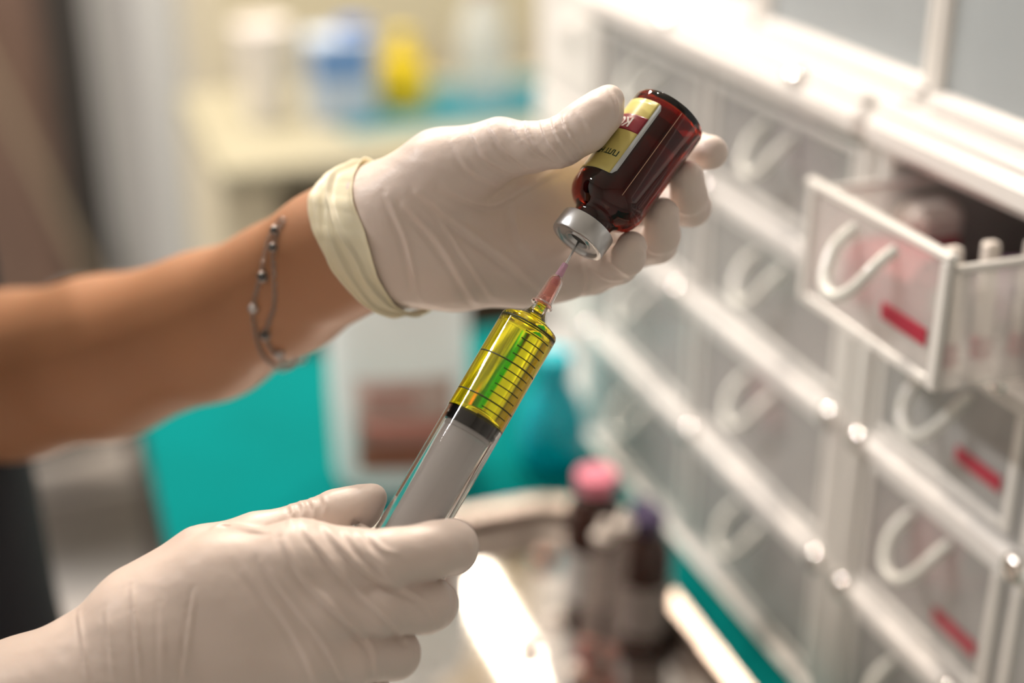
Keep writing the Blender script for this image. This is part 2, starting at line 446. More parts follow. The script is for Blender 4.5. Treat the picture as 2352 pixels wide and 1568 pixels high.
# cloth on the counter
def cloth(name, x0, y0, x1, y1, z, m, nx=40, ny=30, amp=.0012, seed=1, drop=0):
    r = np.random.default_rng(seed); V = []; F = []
    ph = r.uniform(0, 6.28, 8); kx = r.uniform(8, 34, 8); ky = r.uniform(8, 34, 8)
    for i in range(nx + 1):
        for j in range(ny + 1):
            x = x0 + (x1 - x0) * i / nx; y = y0 + (y1 - y0) * j / ny
            e = sum(math.sin(kx[q] * x + ky[q] * y + ph[q]) for q in range(8)) / 4
            V.append((x, y, z + .0015 + amp * (1 + e)))
    n1 = len(V)
    for v in list(V): V.append((v[0], v[1], z + .0002))
    q = lambda i, j: i * (ny + 1) + j
    for i in range(nx):
        for j in range(ny):
            F.append((q(i, j), q(i + 1, j), q(i + 1, j + 1), q(i, j + 1))); F.append(tuple(n1 + a for a in (q(i, j), q(i, j + 1), q(i + 1, j + 1), q(i + 1, j))))
    for i in range(nx):
        F.append((q(i, 0), n1 + q(i, 0), n1 + q(i + 1, 0), q(i + 1, 0))); F.append((q(i, ny), q(i + 1, ny), n1 + q(i + 1, ny), n1 + q(i, ny)))
    for j in range(ny):
        F.append((q(0, j), q(0, j + 1), n1 + q(0, j + 1), n1 + q(0, j))); F.append((q(nx, j), n1 + q(nx, j), n1 + q(nx, j + 1), q(nx, j + 1)))
    return V, F
tc_b = mat('blue_green_cloth', (.004, .12, .16), .6, bump=(60, .3, .003))
V, F = cloth('c', .385, 1.80, .80, 2.04, .75, tc_b, seed=3)
setp(mesh('drape_cloth', V, F, tc_b), 'blue green cloth spread on the far beige counter', 'cloth')
# things on the far counter
def bottle(name, loc, prof, m, label, cat, capprof=None, capm=None, group=None, sx=1, sy=1, body='body'):
    t = empty(name, loc); setp(t, label, cat, group)
    MB().lathe(prof, 36, sx=sx, sy=sy).obj(body, m, t, True)
    if capprof: MB().lathe(capprof, 28).obj('cap', capm, t, True)
    return t
bottle('paper_cup', (.30, 1.93, .75), [(0, 0), (.026, 0), (.027, .002), (.036, .125), (.038, .128), (.036, .13), (.034, .126), (.0255, .006), (0, .006)], M['white'],
       'white cup beside the pale blue carton on the far counter', 'cup', body='wall')
bx = empty('tissue_box', (.355, 1.87, .75)); setp(bx, 'pale blue carton with deep blue top beside yellow bottle', 'box')
box('carton', (0, 0, 0), (.085, .06, .115), M['paleblue'], bx, .003)
box('print_band', (.002, -.001, .06), (.080, 0, .105), M['bluebox'], bx, 0)
box('flap', (.045, .012, .115), (.083, .05, .128), M['deepblue'], bx, .002)
bottle('cleaner_bottle', (.492, 1.92, .75), [(0, 0), (.030, 0), (.035, .005), (.036, .045), (.031, .066), (.018, .082), (.013, .09), (0, .09)], M['yellow'],
       'squat yellow bottle on the blue green cloth', 'bottle', [(.0, .089), (.016, .089), (.017, .10), (.014, .107), (0, .109)], M['yellow'])
bottle('spray_bottle', (.615, 1.93, .75), [(0, 0), (.034, 0), (.038, .006), (.037, .09), (.026, .13), (.015, .15), (.014, .165), (0, .165)], M['clear2'],
       'translucent bottle with brown pink cap on the blue green cloth', 'bottle', [(0, .16), (.019, .16), (.02, .20), (.014, .212), (0, .214)], M['brown'])
sh = empty('steel_rail_post', (.585, 2.16, .75)); setp(sh, 'dark upright post beside the tall cream cabinet', 'post')
sh.location = (.93, 2.12, 0)
MB().box(-.006, -.02, 0, .016, .02, 1.75, .003).obj('post', M['dkgrey'], sh)
MB().box(-.03, -.04, 0, .04, .04, .02, .004).obj('foot', M['dark'], sh)
sh.location = (.96, 2.2, 0)

# chair or stool frame left, on the floor
ch = empty('stool_frame', (.10, 2.05, 0)); setp(ch, 'dark metal stool frame on the grey floor left of the cloth', 'stool')
for (x, y) in ((0, 0), (.0, .34), (-.34, .34), (-.34, 0)):
    MB().tube([(x * 1.05, y * 1.05 - .01, 0), (x * .95, y * .95, .24)], .017, 12).obj('leg', M['dark'], ch, True)
MB().lathe([(0, .24), (.21, .24), (.215, .25), (.215, .275), (.20, .29), (0, .292)], 40, cx=-.155, cy=.155).obj('seat', M['dark'], ch, True)
MB().tube([(0, 0, .16), (0, .33, .16), (-.33, .33, .16), (-.33, 0, .16)], .008, 8, True).obj('foot_ring', M['chrome'], ch, True)
mp = empty('mop_handle', (-.02, 3.0, 0)); setp(mp, 'thin taupe pole leaning near the brown door', 'pole')
MB().tube([(.10, .02, .10), (-.13, .22, .78)], .012, 14).obj('pole', M['taupe'], mp, True)
MB().box(0, -.05, 0, .2, .08, .11, .02).obj('head', M['greyp'], mp)

# ================================================================ WORK TABLE
tb = empty('work_table', (.05, .10, 0)); setp(tb, 'work table under the teal cloth', 'table')
box('table_top', (0, 0, .722), (.80, 1.02, .7495), M['greyp'], tb, .004)
for (x, y) in ((.02, .02), (.74, .02), (.02, .96), (.74, .96)): box('leg', (x, y, 0), (x + .04, y + .04, .722), M['dark'], tb, .004)
V, F = cloth('c', .045, .06, .385, 1.115, .75, M['teal'], 70, 140, amp=.0008, seed=4)
setp(mesh('table_cloth', V, F, M['teal']), 'teal surgical cloth covering the work table under the tray', 'cloth')
CLZ = .7535
# steel tray
def tray():
    t = empty('steel_tray', (.065, .30, CLZ)); setp(t, 'shiny rectangular steel tray on the teal cloth', 'tray')
    X, Y = .256, .480; mb = MB(); V = []; F = []
    def rr(x0, y0, x1, y1, r, z, n=6):
        P = []
        for cx, cy, a0 in ((x1 - r, y1 - r, 0), (x0 + r, y1 - r, 90), (x0 + r, y0 + r, 180), (x1 - r, y0 + r, 270)):
            for k in range(n + 1):
                a = R_(a0 + 90 * k / n); P.append((cx + r * math.cos(a), cy + r * math.sin(a), z))
        return P
    rings = [rr(.018, .018, X - .018, Y - .018, .038, .0006), rr(.014, .014, X - .014, Y - .014, .04, .0012), rr(.010, .010, X - .010, Y - .010, .042, .004), rr(.006, .006, X - .006, Y - .006, .044, .019),
             rr(-.003, -.003, X + .003, Y + .003, .05, .022), rr(-.005, -.005, X + .005, Y + .005, .052, .0205), rr(-.003, -.003, X + .003, Y + .003, .05, .0195),
             rr(.005, .005, X - .005, Y - .005, .044, .017), rr(.009, .009, X - .009, Y - .009, .042, .002), rr(.013, .013, X - .013, Y - .013, .04, 0)]
    n = len(rings[0])
    for r in rings: V += r
    for i in range(len(rings) - 1):
        for k in range(n): F.append((i * n + k, (i + 1) * n + k, (i + 1) * n + (k + 1) % n, i * n + (k + 1) % n))
    F.append(tuple(range(n))); F.append(tuple((len(rings) - 1) * n + k for k in range(n))[::-1])
    o = mesh('pan', V, F, M['tray'], t); sharp(o, 12); o.data.polygons[len(F) - 2].use_smooth = False; o.data.polygons[len(F) - 1].use_smooth = False
    o.data.materials.append(mat('tray_rim_steel', (.30, .26, .23), .38, metal=1))
    for p_ in o.data.polygons[:-2]: p_.material_index = 1
tray()
TZ = CLZ + .0006
def med_vial(loc, r, h, capm, label, tilt=0, lab=True, neckh=.012):
    sh0 = h
    t = empty('amber_vial', loc); setp(t, label, 'vial', 'amber vials standing on the tray')
    t.rotation_euler = (0, tilt, 0)
    MB().lathe([(0, 0), (r * .93, 0), (r, .002), (r, h * .68), (r * .95, h * .74), (r * .80, h * .80), (r * .52, h * .85), (r * .48, h * .93), (0, h * .93)], 36).obj('glass_body', M['amber_dark'], t, True)
    MB().lathe([(r * 1.002, h * .12), (r * 1.015, h * .12), (r * 1.015, h * .50), (r * 1.002, h * .50)], 36, ring=True).obj('label', M['greyp'] if lab else mat('vial_label_grey', (.30, .28, .27), .5), t, True)
    MB().lathe([(0, h * .90), (r * .66, h * .90), (r * .68, h * .92), (r * .68, h * .985), (r * .62, h), (0, h)], 30).obj('cap', capm, t, True)
V1 = on_z(1362, 1395, TZ); V2 = on_z(1475, 1462, TZ)
med_vial(tuple(V1), .0182, .094, M['pinkcap'], 'dark amber vial with pink cap standing on the tray')
med_vial(tuple(V2), .0155, .084, M['bluecap'], 'dark amber vial with violet cap and grey label on the tray', lab=False)
V3 = on_z(1470, 1345, TZ); med_vial(tuple(V3), .010, .060, M['bluecap'], 'smaller dark vial with violet cap behind the grey labelled one')
for (a, b, lb) in (((1345, 1500), (1385, 1240), 'clear plastic tube leaning on the pink capped vial'), ((1400, 1520), (1432, 1215), 'clear plastic tube leaning on the grey labelled vial')):
    A = on_z(*a, TZ + .0055); D0 = float((A - CAM) @ FW); B = wpt(*b, D0 - .012); B[2] = max(B[2], A[2] + .045)
    t = empty('plastic_tube', tuple(A)); setp(t, lb, 'tube')
    d = B - A; L = np.linalg.norm(d); z = Vector(d).normalized(); t.matrix_world = Matrix.Translation(A) @ z.to_track_quat('Z', 'Y').to_matrix().to_4x4()
    MB().lathe([(.0048, 0), (.0055, .001), (.0055, L), (.0048, L), (.0048, 0)][:4] + [(.0044, L * .99), (.0044, .002)], 20, ring=True).obj('tube_wall', M['tube'], t, True)
    MB().lathe([(0, L), (.0062, L), (.0064, L + .003), (.004, L + .005), (.0025, L + .012), (0, L + .012)], 20).obj('stopper', M['paper'], t, True)
    MB().lathe([(0, .001), (.0043, .001), (.0043, L * .12), (0, L * .12)], 16).obj('filling', M['jug_pk'], t, True)
# small bright caps and studs lying on the tray
for i, (px, py, r, m) in enumerate([(1250, 1290, .006, 'brown'), (1275, 1425, .004, 'paper'), (1205, 1500, .006, 'paper'), (1340, 1500, .0035, 'pink'), (1318, 1545, .004, 'paper')]):
    c = on_z(px, py, TZ); t = empty('vial_stopper', tuple(c))
    lbs = ['brown rubber stopper lying by the far edge of the tray', 'pale stopper in the middle of the tray', 'large pale stopper near the gloved fingers on the tray', 'small pink stopper in front of the vials on the tray', 'small pale stopper at the near side of the tray']
    setp(t, lbs[i], 'stopper', 'stoppers scattered on the tray')
    MB().lathe([(0, 0), (r * .6, 0), (r * .6, r * .7), (r, r * .7), (r, r * 1.1), (r * .8, r * 1.25), (0, r * 1.25)], 20).obj('rubber', M[m], t, True)
    MB().lathe([(0, r * 1.24), (r * .3, r * 1.24), (r * .25, r * 1.4), (0, r * 1.42)], 14).obj('centre_disc', M['chrome'], t, True)

# white jug
def jug():
    c = on_z(925, 1085, CLZ); t = empty('plastic_jug', tuple(c)); setp(t, 'white plastic jug with orange and grey label on the teal cloth', 'jug')
    t.rotation_euler = (0, 0, R_(-16))
    def ring(hw, hd, z, n=40, p=3.2):
        return [(math.copysign(abs(math.cos(a)) ** (2 / p), math.cos(a)) * hw, math.copysign(abs(math.sin(a)) ** (2 / p), math.sin(a)) * hd, z) for a in [2 * math.pi * k / n for k in range(n)]]
    spec = [(.036, .026, 0), (.040, .030, .003), (.0425, .032, .012), (.0435, .033, .06), (.0433, .0328, .118), (.041, .031, .136), (.034, .027, .149), (.024, .021, .156), (.015, .015, .160), (.013, .013, .163), (.013, .013, .172)]
    V = []; F = []; n = 40
    for s in spec: V += ring(s[0], s[1], s[2], n, 3.2 if s[0] > .03 else 2.2)
    t.scale = (1.12, 1.12, 1.12)
    for i in range(len(spec) - 1):
        for k in range(n): F.append((i * n + k, i * n + (k + 1) % n, (i + 1) * n + (k + 1) % n, (i + 1) * n + k))
    F.append(tuple(range(n))[::-1]); F.append(tuple((len(spec) - 1) * n + k for k in range(n)))
    mesh('jug_body', V, F, M['jerry'], t)
    MB().lathe([(0, .168), (.017, .168), (.018, .172), (.0178, .188), (.015, .192), (0, .193)], 30).obj('cap', M['white'], t, True)
    def patch(x0, x1, z0, z1, m, nm, off=.0006):
        V = []; F = []; q = 14
        for i in range(q + 1):
            x = x0 + (x1 - x0) * i / q; y = -(.0331) * (max(0, 1 - abs(x / .0436) ** 3.2)) ** (1 / 3.2) - off
            V += [(x, y, z0), (x, y, z1), (x, y + off * .8, z0), (x, y + off * .8, z1)]
        for i in range(q):
            a = i * 4; b = a + 4
            F += [(a, b, b + 1, a + 1), (a + 3, b + 3, b + 2, a + 2), (a + 1, b + 1, b + 3, a + 3), (a, a + 2, b + 2, b)]
        return mesh(nm, V, F, m, t)
    patch(-.026, .034, .020, .082, M['jug_gr'], 'label')
    patch(-.022, .034, .030, .054, M['jug_pk'], 'label_band', .001)
    patch(-.026, .034, .020, .030, M['jug_or'], 'label_band', .0011)
    for z in (.060, .066, .072): patch(-.020, .012, z, z + .003, M['jug_pk'], 'label_line', .0012)
jug()
# cyan bottle
c = on_z(1268, 1062, CLZ)
bb = bottle('cyan_bottle', tuple(c), [(0, 0), (.022, 0), (.025, .004), (.026, .018), (.024, .038), (.018, .056), (.012, .066), (.0115, .072), (0, .072)], M['blue'],
            'glossy cyan cone-shaped bottle on the teal cloth behind the syringe', 'bottle', [(0, .070), (.014, .070), (.0145, .084), (.012, .088), (0, .089)], M['blue'])

# ================================================================ DRAWER UNITS (front plane x = UX, running along y)
UX = .367
ZR = [TAB + .002, .839, .924, .999, 1.072]      # row boundaries
def drawer(parent, y0, y1, z0, z1, pull, dep=.26, tagm='tag_r', stud=True, nm='drawer', hoff=0.0, rim=True):
    """clear pull-out drawer: shell panels, bow handle, tag"""
    x = UX - pull + .002; w = .0016; g = .003
    y0 += g; y1 -= g; z0 += g; z1 -= g
    d = empty(nm, (0, 0, 0)); d.parent = parent
    mb = MB()
    mb.box(x, y0, z0, x + w * 1.3, y1, z1, .0005); mb.obj('front_panel', M['clear'], d)
    mb = MB(); mb.box(x + w, y0, z0, x + dep, y0 + w, z1 - .006, .0005); mb.box(x + w, y1 - w, z0, x + dep, y1, z1 - .006, .0005)
    mb.box(x + dep - w, y0 + w, z0, x + dep, y1 - w, z1 - .006, .0005); mb.box(x + w, y0 + w, z0, x + dep - w, y1 - w, z0 + w, .0005)
    mb.obj('tray_shell', M['clear'], d)
    if rim:
        mb = MB(); mb.box(x - .0015, y0, z0, x + .002, y0 + .006, z1 - .004, .001); mb.box(x - .0015, y1 - .006, z0, x + .002, y1, z1 - .004, .001); mb.box(x - .0015, y0 + .006, z0, x + .002, y1 - .006, z0 + .005, .001)
        mb.obj('front_border', M['frame'], d); mb = MB(); mb.box(x - .002, y0 - .001, z1 - .004, x + .003, y1 + .001, z1, .001)
        mb.box(x + .003, y0 - .001, z1 - .008, x + dep, y0 + .003, z1 - .005, .0008); mb.box(x + .003, y1 - .003, z1 - .008, x + dep, y1 + .001, z1 - .005, .0008)
        mb.obj('rim', M['frame'], d)
    # bow handle (half ring hanging from the front panel)
    cy = (y0 + y1) / 2 + hoff; zt = z1 - .014; hw = .015; P = []
    for k in range(17):
        a = math.pi * k / 16; P.append((x - .004 - .014 * math.sin(a) ** .7, cy - hw * math.cos(a), zt - .020 * math.sin(a)))
    P = [(x + .001, cy - hw, zt + .003)] + P + [(x + .001, cy + hw, zt + .003)]
    MB().tube(P, .0026, 10).obj('handle', M['handle'], d, True)
    if tagm:
        mb = MB(); mb.box(x - .0008, y0 + .010, z0 + .016, x, y0 + .042, z0 + .0235, .0002); mb.obj('tag', M[tagm], d)
    return x
def unit(y0, y1, cols, label, pulls, zt=ZR[4]):
    u = empty('drawer_tower', (0, 0, 0)); setp(u, label, 'drawer unit', 'white drawer units along the table')
    dep = .30; mb = MB(); p = .006
    # frame: side walls, column posts and rails between rows
    for yy in (y0, y1 - p): box('side_wall', (UX + .004, yy, TAB + .006), (UX + dep, yy + p, zt), M['frame'], u, .0015)
    box('back_panel', (UX + dep - .004, y0 + p, TAB + .006), (UX + dep, y1 - p, zt), M['frame'], u, .001)
    cw = (y1 - y0 - 2 * p) / cols
    for c in range(1, cols):
        yc = y0 + p + cw * c; box('post', (UX + .002, yc - .004, TAB + .006), (UX + dep - .004, yc + .004, zt), M['clear'], u, .001)
    box('post', (UX - .002, y0, TAB + .006), (UX + .006, y0 + .011, zt), M['frame'], u, .002)
    box('post', (UX - .002, y1 - .011, TAB + .006), (UX + .006, y1, zt), M['frame'], u, .002)
    for i, z in enumerate(ZR[:4]):
        mb = MB(); mb.box(UX - .004, y0 + .001, z - .0045 if i else TAB + .004, UX + .012, y1 - .001, z + .0055, .0025); mb.box(UX + .012, y0 + p, z - .001 if i else TAB + .006, UX + dep - .004, y1 - p, z + .001, .0004)
        mb.obj('rail', M['white'], u)
        for c in range(cols + 1) if i else ():
            yb_ = min(max(y0 + p + (y1 - y0 - 2 * p) / cols * c, y0 + .012), y1 - .012) + (.021 if (i + c) % 2 else -.008) * (0 if c in (0, cols) else 1)
            MB().ball((UX - .003, yb_, z + .0005), .0075, 24, 14, (.6, 1, .9)).obj('glint_dome', M['chrome'], u, True)  # chrome domes added to produce the bright glints of the rounded corners
    mb = MB()      # deck with rounded lip
    mb.box(UX - .012, y0 - .001, zt, UX + dep + .004, y1 + .001, zt + .017, .005); mb.box(UX - .008, y0 + .004, zt + .0165, UX + .002, y1 - .004, zt + .021, .002)
    mb.obj('deck', M['white'], u)
    for f_ in (.18, .62): MB().ball((UX - .006, y0 + (y1 - y0) * f_, zt + .0175), .0085, 24, 14, (1, 1, .5)).obj('glint_dome', M['chrome'], u, True)  # deck glints, made by further added chrome domes
    for c in range(cols):
        ya = y0 + p + cw * c + (.006 if c == 0 else .001); yb = y0 + p + cw * (c + 1) - (.006 if c == cols - 1 else .001)
        for r in range(4):
            tg = None if cols == 2 else 'tag_r'
            drawer(u, ya, yb, ZR[r] + .005, ZR[r + 1] - .004, pulls.get((c, r), 0), tagm=tg)
    return u
unit(.553, .905, 2, 'white unit of clear drawers standing nearest the far end, behind the vial', {})
unit(.175, .549, 3, 'white unit of clear drawers with one drawer pulled out', {(2, 3): .047})
# things in the drawers
def packet(x, y, z, sx, sy, sz, m, label, cat='packet', group='packets inside the drawers', rz=0, tx=0):
    t = empty('medical_packet', (x, y, z + .0005)); setp(t, label, cat, group); t.rotation_euler = (0, tx, rz)
    MB().box(-sx / 2, -sy / 2, 0, sx / 2, sy / 2, sz, min(sx, sy, sz) * .25).obj('wrapper', M[m], t)
    MB().box(-sx * .32, -sy / 2 - .0004, sz * .3, sx * .32, -sy / 2, sz * .65, 0).obj('print', M['tag_r' if m in ('paper', 'white') else 'paper'], t)
cwB = (.549 - .175 - .012) / 3
cols_y = [(.553 + .006, .553 + .006 + .18), (.745, .92)]
palette = ['slate', 'mint', 'paper', 'pink', 'slate', 'greyp', 'mint', 'paper', 'purple']
cname = dict(slate='slate grey', mint='mint green', paper='white', pink='pink', greyp='grey', purple='violet')
pl = {0: 'bottom', 1: 'second', 2: 'third', 3: 'top'}
k = 0
for (ya, yb, un) in ((.563, .722, 'left unit near column'), (.738, .895, 'left unit far column'), (.427, .537, 'right unit far column'), (.306, .416, 'right unit middle column')):
    for r in range(4):
        if un.startswith('right unit far') and r == 3: continue
        n = 3 if yb - ya > .15 else 2
        for q in range(n):
            m = palette[(k * 5 + q * 2 + r) % len(palette)]; k += 1
            yy = ya + (yb - ya) * (q + .5) / n; h = .034 + .018 * random.random()
            where = ['near', 'middle', 'far'][q] if n == 3 else ['near', 'far'][q]
            packet(UX + .045 + .02 * random.random(), yy, ZR[r] + .0105, .03 + .02 * random.random(), (yb - ya) / n * .72, h, m,
                   '%s packet at the %s side of the %s drawer row, %s' % (cname[m], where, pl[r], un))
# contents of the pulled-out drawer
xo = UX - .047
for i in range(5):
    t = empty('wrapped_syringe', (xo + .016 + .017 * i, .437 + .002 * (i % 2), ZR[3] + .012)); t.rotation_euler = (R_(-6 + 3 * (i % 3)), 0, 0)
    setp(t, 'white wrapped stick with red end standing in the pulled-out drawer, ' + ['first', 'second', 'third', 'fourth', 'fifth'][i] + ' behind its front panel', 'packet', 'wrapped sticks in the pulled-out drawer')
    MB().box(-.0032, 0, .010, .0032, .006, .050, .001).obj('sleeve', M['paper'], t)
    MB().box(-.0036, -.0002, 0, .0036, .0064, .010, .001).obj('red_end', M['tag_r'], t)
packet(xo + .03, .50, ZR[3] + .0105, .03, .05, .030, 'pink', 'pink packet in the pulled-out drawer behind the bow handle', rz=.3)
packet(xo + .06, .525, ZR[3] + .0105, .03, .022, .040, 'paper', 'white packet at the far corner of the pulled-out drawer', rz=.1)
packet(xo + .075, .475, ZR[3] + .0105, .035, .03, .026, 'purple', 'violet packet deep in the pulled-out drawer', rz=-.2)

# clear boxes on the decks
DZ = ZR[4] + .0172
def clearbox(x0, y0, x1, y1, h, label, tagp=None):
    t = empty('clear_box', ((x0 + x1) / 2, (y0 + y1) / 2, DZ)); setp(t, label, 'box', 'clear boxes on the drawer units'); X = (x1 - x0) / 2; Y = (y1 - y0) / 2; w = .002
    mb = MB(); mb.box(-X, -Y, 0, -X + w, Y, h, .0006); mb.box(X - w, -Y, 0, X, Y, h, .0006); mb.box(-X + w, -Y, 0, X - w, -Y + w, h, .0006); mb.box(-X + w, Y - w, 0, X - w, Y, h, .0006); mb.box(-X + w, -Y + w, 0, X - w, Y - w, w, .0006)
    mb.obj('shell', M['clear2'], t)
    for (a, b) in ((-X, -Y), (-X, Y), (X, -Y), (X, Y)): MB().box(a - .004, b - .004, 0, a + .004, b + .004, h, .002).obj('corner_post', M['frame'], t)
    mb = MB(); mb.box(-X - .005, -Y - .005, 0.0, -X + .004, Y + .005, .010, .003); mb.box(-X - .005, -Y - .005, .0005, X, -Y + .003, .0095, .003); mb.obj('foot_rail', M['white'], t)
    mb = MB(); mb.box(-X - .004, -Y - .004, h, X + .004, Y + .004, h + .008, .003); mb.obj('lid', M['white'], t)
    if tagp: MB().box(-X - .0012, tagp[0], tagp[1], -X - .0002, tagp[0] + .026, tagp[1] + .011, .0003).obj('tag', M['tag_r'], t)
clearbox(.385, .20, .58, .535, .19, 'clear box with white corner posts on the near drawer unit', None)
clearbox(.395, .556, .58, .715, .17, 'clear box with red tag standing behind the cornered clear box', (-.045, .065))
clearbox(.400, .735, .57, .90, .15, 'clear box farthest along the deck, right above the vial')
for (x, y, sx, sy, sz, m, lb) in ((.47, .66, .05, .03, .10, 'greyp', 'tall grey packet inside the clear box with red tag'), (.46, .61, .04, .03, .07, 'slate', 'slate packet inside the clear box with red tag'), (.48, .80, .05, .05, .08, 'greyp', 'grey packet inside the clear box above the vial'), (.48, .42, .06, .05, .11, 'paper', 'white packet inside the cornered clear box')):
    packet(x, y, DZ + .0025, sx, sy, sz, m, lb, group='packets inside the clear boxes')
# white storage column beyond
wt = empty('white_storage_column', (.44, .96, CLZ - .0015)); setp(wt, 'white plastic storage column beyond the drawer units', 'storage')
box('body', (-.02, 0, -.0015), (.26, .20, .42), M['white'], wt, .006)
for z in (.02, .12, .22, .32): box('drawer_front', (-.026, .01, z), (-.02, .19, z + .09), M['frame'], wt, .004)
for z in (.02, .12, .22, .32): MB().lathe([(0, 0), (.009, 0), (.011, .006), (.006, .010), (0, .011)], 16).obj('knob', M['white'], wt, True)
for i, o in enumerate([c for c in wt.children if c.name.startswith('knob')]): o.location = (-.026, .10, .075 + .1 * i); o.rotation_euler = (0, R_(-90), 0)

# ================================================================ VIAL, SYRINGE
def frame_at(pos_w, zdir_w):
    z = np.array(zdir_w, float); z /= np.linalg.norm(z)
    v = CAM - pos_w; x = v - z * (v @ z); x /= np.linalg.norm(x); y = np.cross(z, x)
    m = Matrix(((x[0], y[0], z[0], pos_w[0]), (x[1], y[1], z[1], pos_w[1]), (x[2], y[2], z[2], pos_w[2]), (0, 0, 0, 1)))
    return m
capf = wpt(1324, 557, .470); base = wpt(1540, 262, .4835)
VL = float(np.linalg.norm(base - capf)) * 1000    # about 54 mm
ax_v = (capf - base)                               # local z: base -> cap
vial = empty('injection_vial', mtx=frame_at(base, ax_v))
setp(vial, 'amber glass vial with yellow and crimson label held upside down', 'vial')
MM = .001; VR = 13.4; s_ = VL / 54.0
outer = [(0, .8), (6, .9), (10, .5), (VR - 1.6, 0), (VR - .5, .5), (VR - .05, 1.4), (VR, 1.9), (VR, 2.3), (VR, 35.6), (VR, 36), (VR - .15, 37.4), (VR - .7, 39), (VR - 1.8, 40.6), (VR - 3.2, 41.8), (8.2, 42.9), (7.4, 43.8), (7.1, 45), (7.1, 47.5)]
inner = [(5.6, 47.5), (5.6, 43), (6.6, 41), (8.6, 39.8), (VR - 3.4, 37.5), (VR - 1.65, 35.2), (VR - 1.6, 34.6), (VR - 1.6, 3.4), (VR - 1.65, 3), (VR - 2.6, 2.2), (6, 2.4), (0, 2.2)]
MB().lathe([(r, z * s_) for r, z in outer + inner], 96).obj('glass_body', M['amber'], vial, True, MM)
med = mat('vial_liquid', (.30, .05, .01), .0, trans=1, ior=1.34)
MB().lathe([(0, 8 * s_), (VR - 1.62, 8 * s_), (VR - 1.62, 8.3 * s_), (VR - 1.62, 34.2 * s_), (VR - 1.68, 34.9 * s_), (VR - 3.5, 37.3 * s_), (8.4, 39.6 * s_), (6.4, 40.9 * s_), (5.3, 42.6 * s_), (0, 42.7 * s_)], 64).obj('contents', med, vial, True, MM)
MB().lathe([(r, z * s_) for r, z in [(0, 42.8), (5.3, 42.9), (5.45, 43.5), (5.5, 47.1), (6.9, 47.2), (8.9, 47.6), (9.1, 48.6), (9.1, 52.2), (0, 52.2)]], 48).obj('stopper', M['rubber_grey'], vial, True, MM)
MB().lathe([(r, z * s_) for r, z in [(7.6, 46.9), (9.2, 46.9), (9.65, 47.2), (9.75, 48), (9.75, 53.2), (9.5, 53.8), (9.1, 54), (8.1, 54), (7.7, 53.7), (7.5, 53.0), (4.8, 53.0), (4.4, 53.5), (3.9, 53.5), (3.6, 53.0), (3.3, 52.3), (9.15, 52.2), (9.15, 48)]], 96, ring=True).obj('crimp_cap', M['cap'], vial, True, MM)
def curved(name, phi0, phi1, z0, z1, m, r, corner=0, par=None, n=40, nz=16, th=.06):
    """sheet wrapped round the vial; phi in degrees, 0 faces the camera, positive = to the right in the picture"""
    V = []; F = []
    for lay in (r, r - th):
        for i in range(n + 1):
            ph = phi0 + (phi1 - phi0) * i / n
            dphi = (phi1 - ph) * math.pi / 180 * r; cut = 0
            if corner and dphi < corner: cut = corner - math.sqrt(max(0, corner ** 2 - (corner - dphi) ** 2))
            for j in range(nz + 1):
                z = (z0 + cut) + (z1 - z0 - 2 * cut) * j / nz; a = R_(ph) * SGN
                V.append((lay * math.cos(a), lay * math.sin(a), z))
    q = lambda l, i, j: l * (n + 1) * (nz + 1) + i * (nz + 1) + j
    for i in range(n):
        for j in range(nz):
            F.append((q(0, i, j), q(0, i + 1, j), q(0, i + 1, j + 1), q(0, i, j + 1))); F.append((q(1, i, j), q(1, i, j + 1), q(1, i + 1, j + 1), q(1, i + 1, j)))
        F.append((q(0, i, 0), q(1, i, 0), q(1, i + 1, 0), q(0, i + 1, 0))); F.append((q(0, i, nz), q(0, i + 1, nz), q(1, i + 1, nz), q(1, i, nz)))
    for j in range(nz):
        F.append((q(0, 0, j), q(0, 0, j + 1), q(1, 0, j + 1), q(1, 0, j))); F.append((q(0, n, j), q(1, n, j), q(1, n, j + 1), q(0, n, j + 1)))
    return mesh(name, np.array(V) * MM, F, m, par)
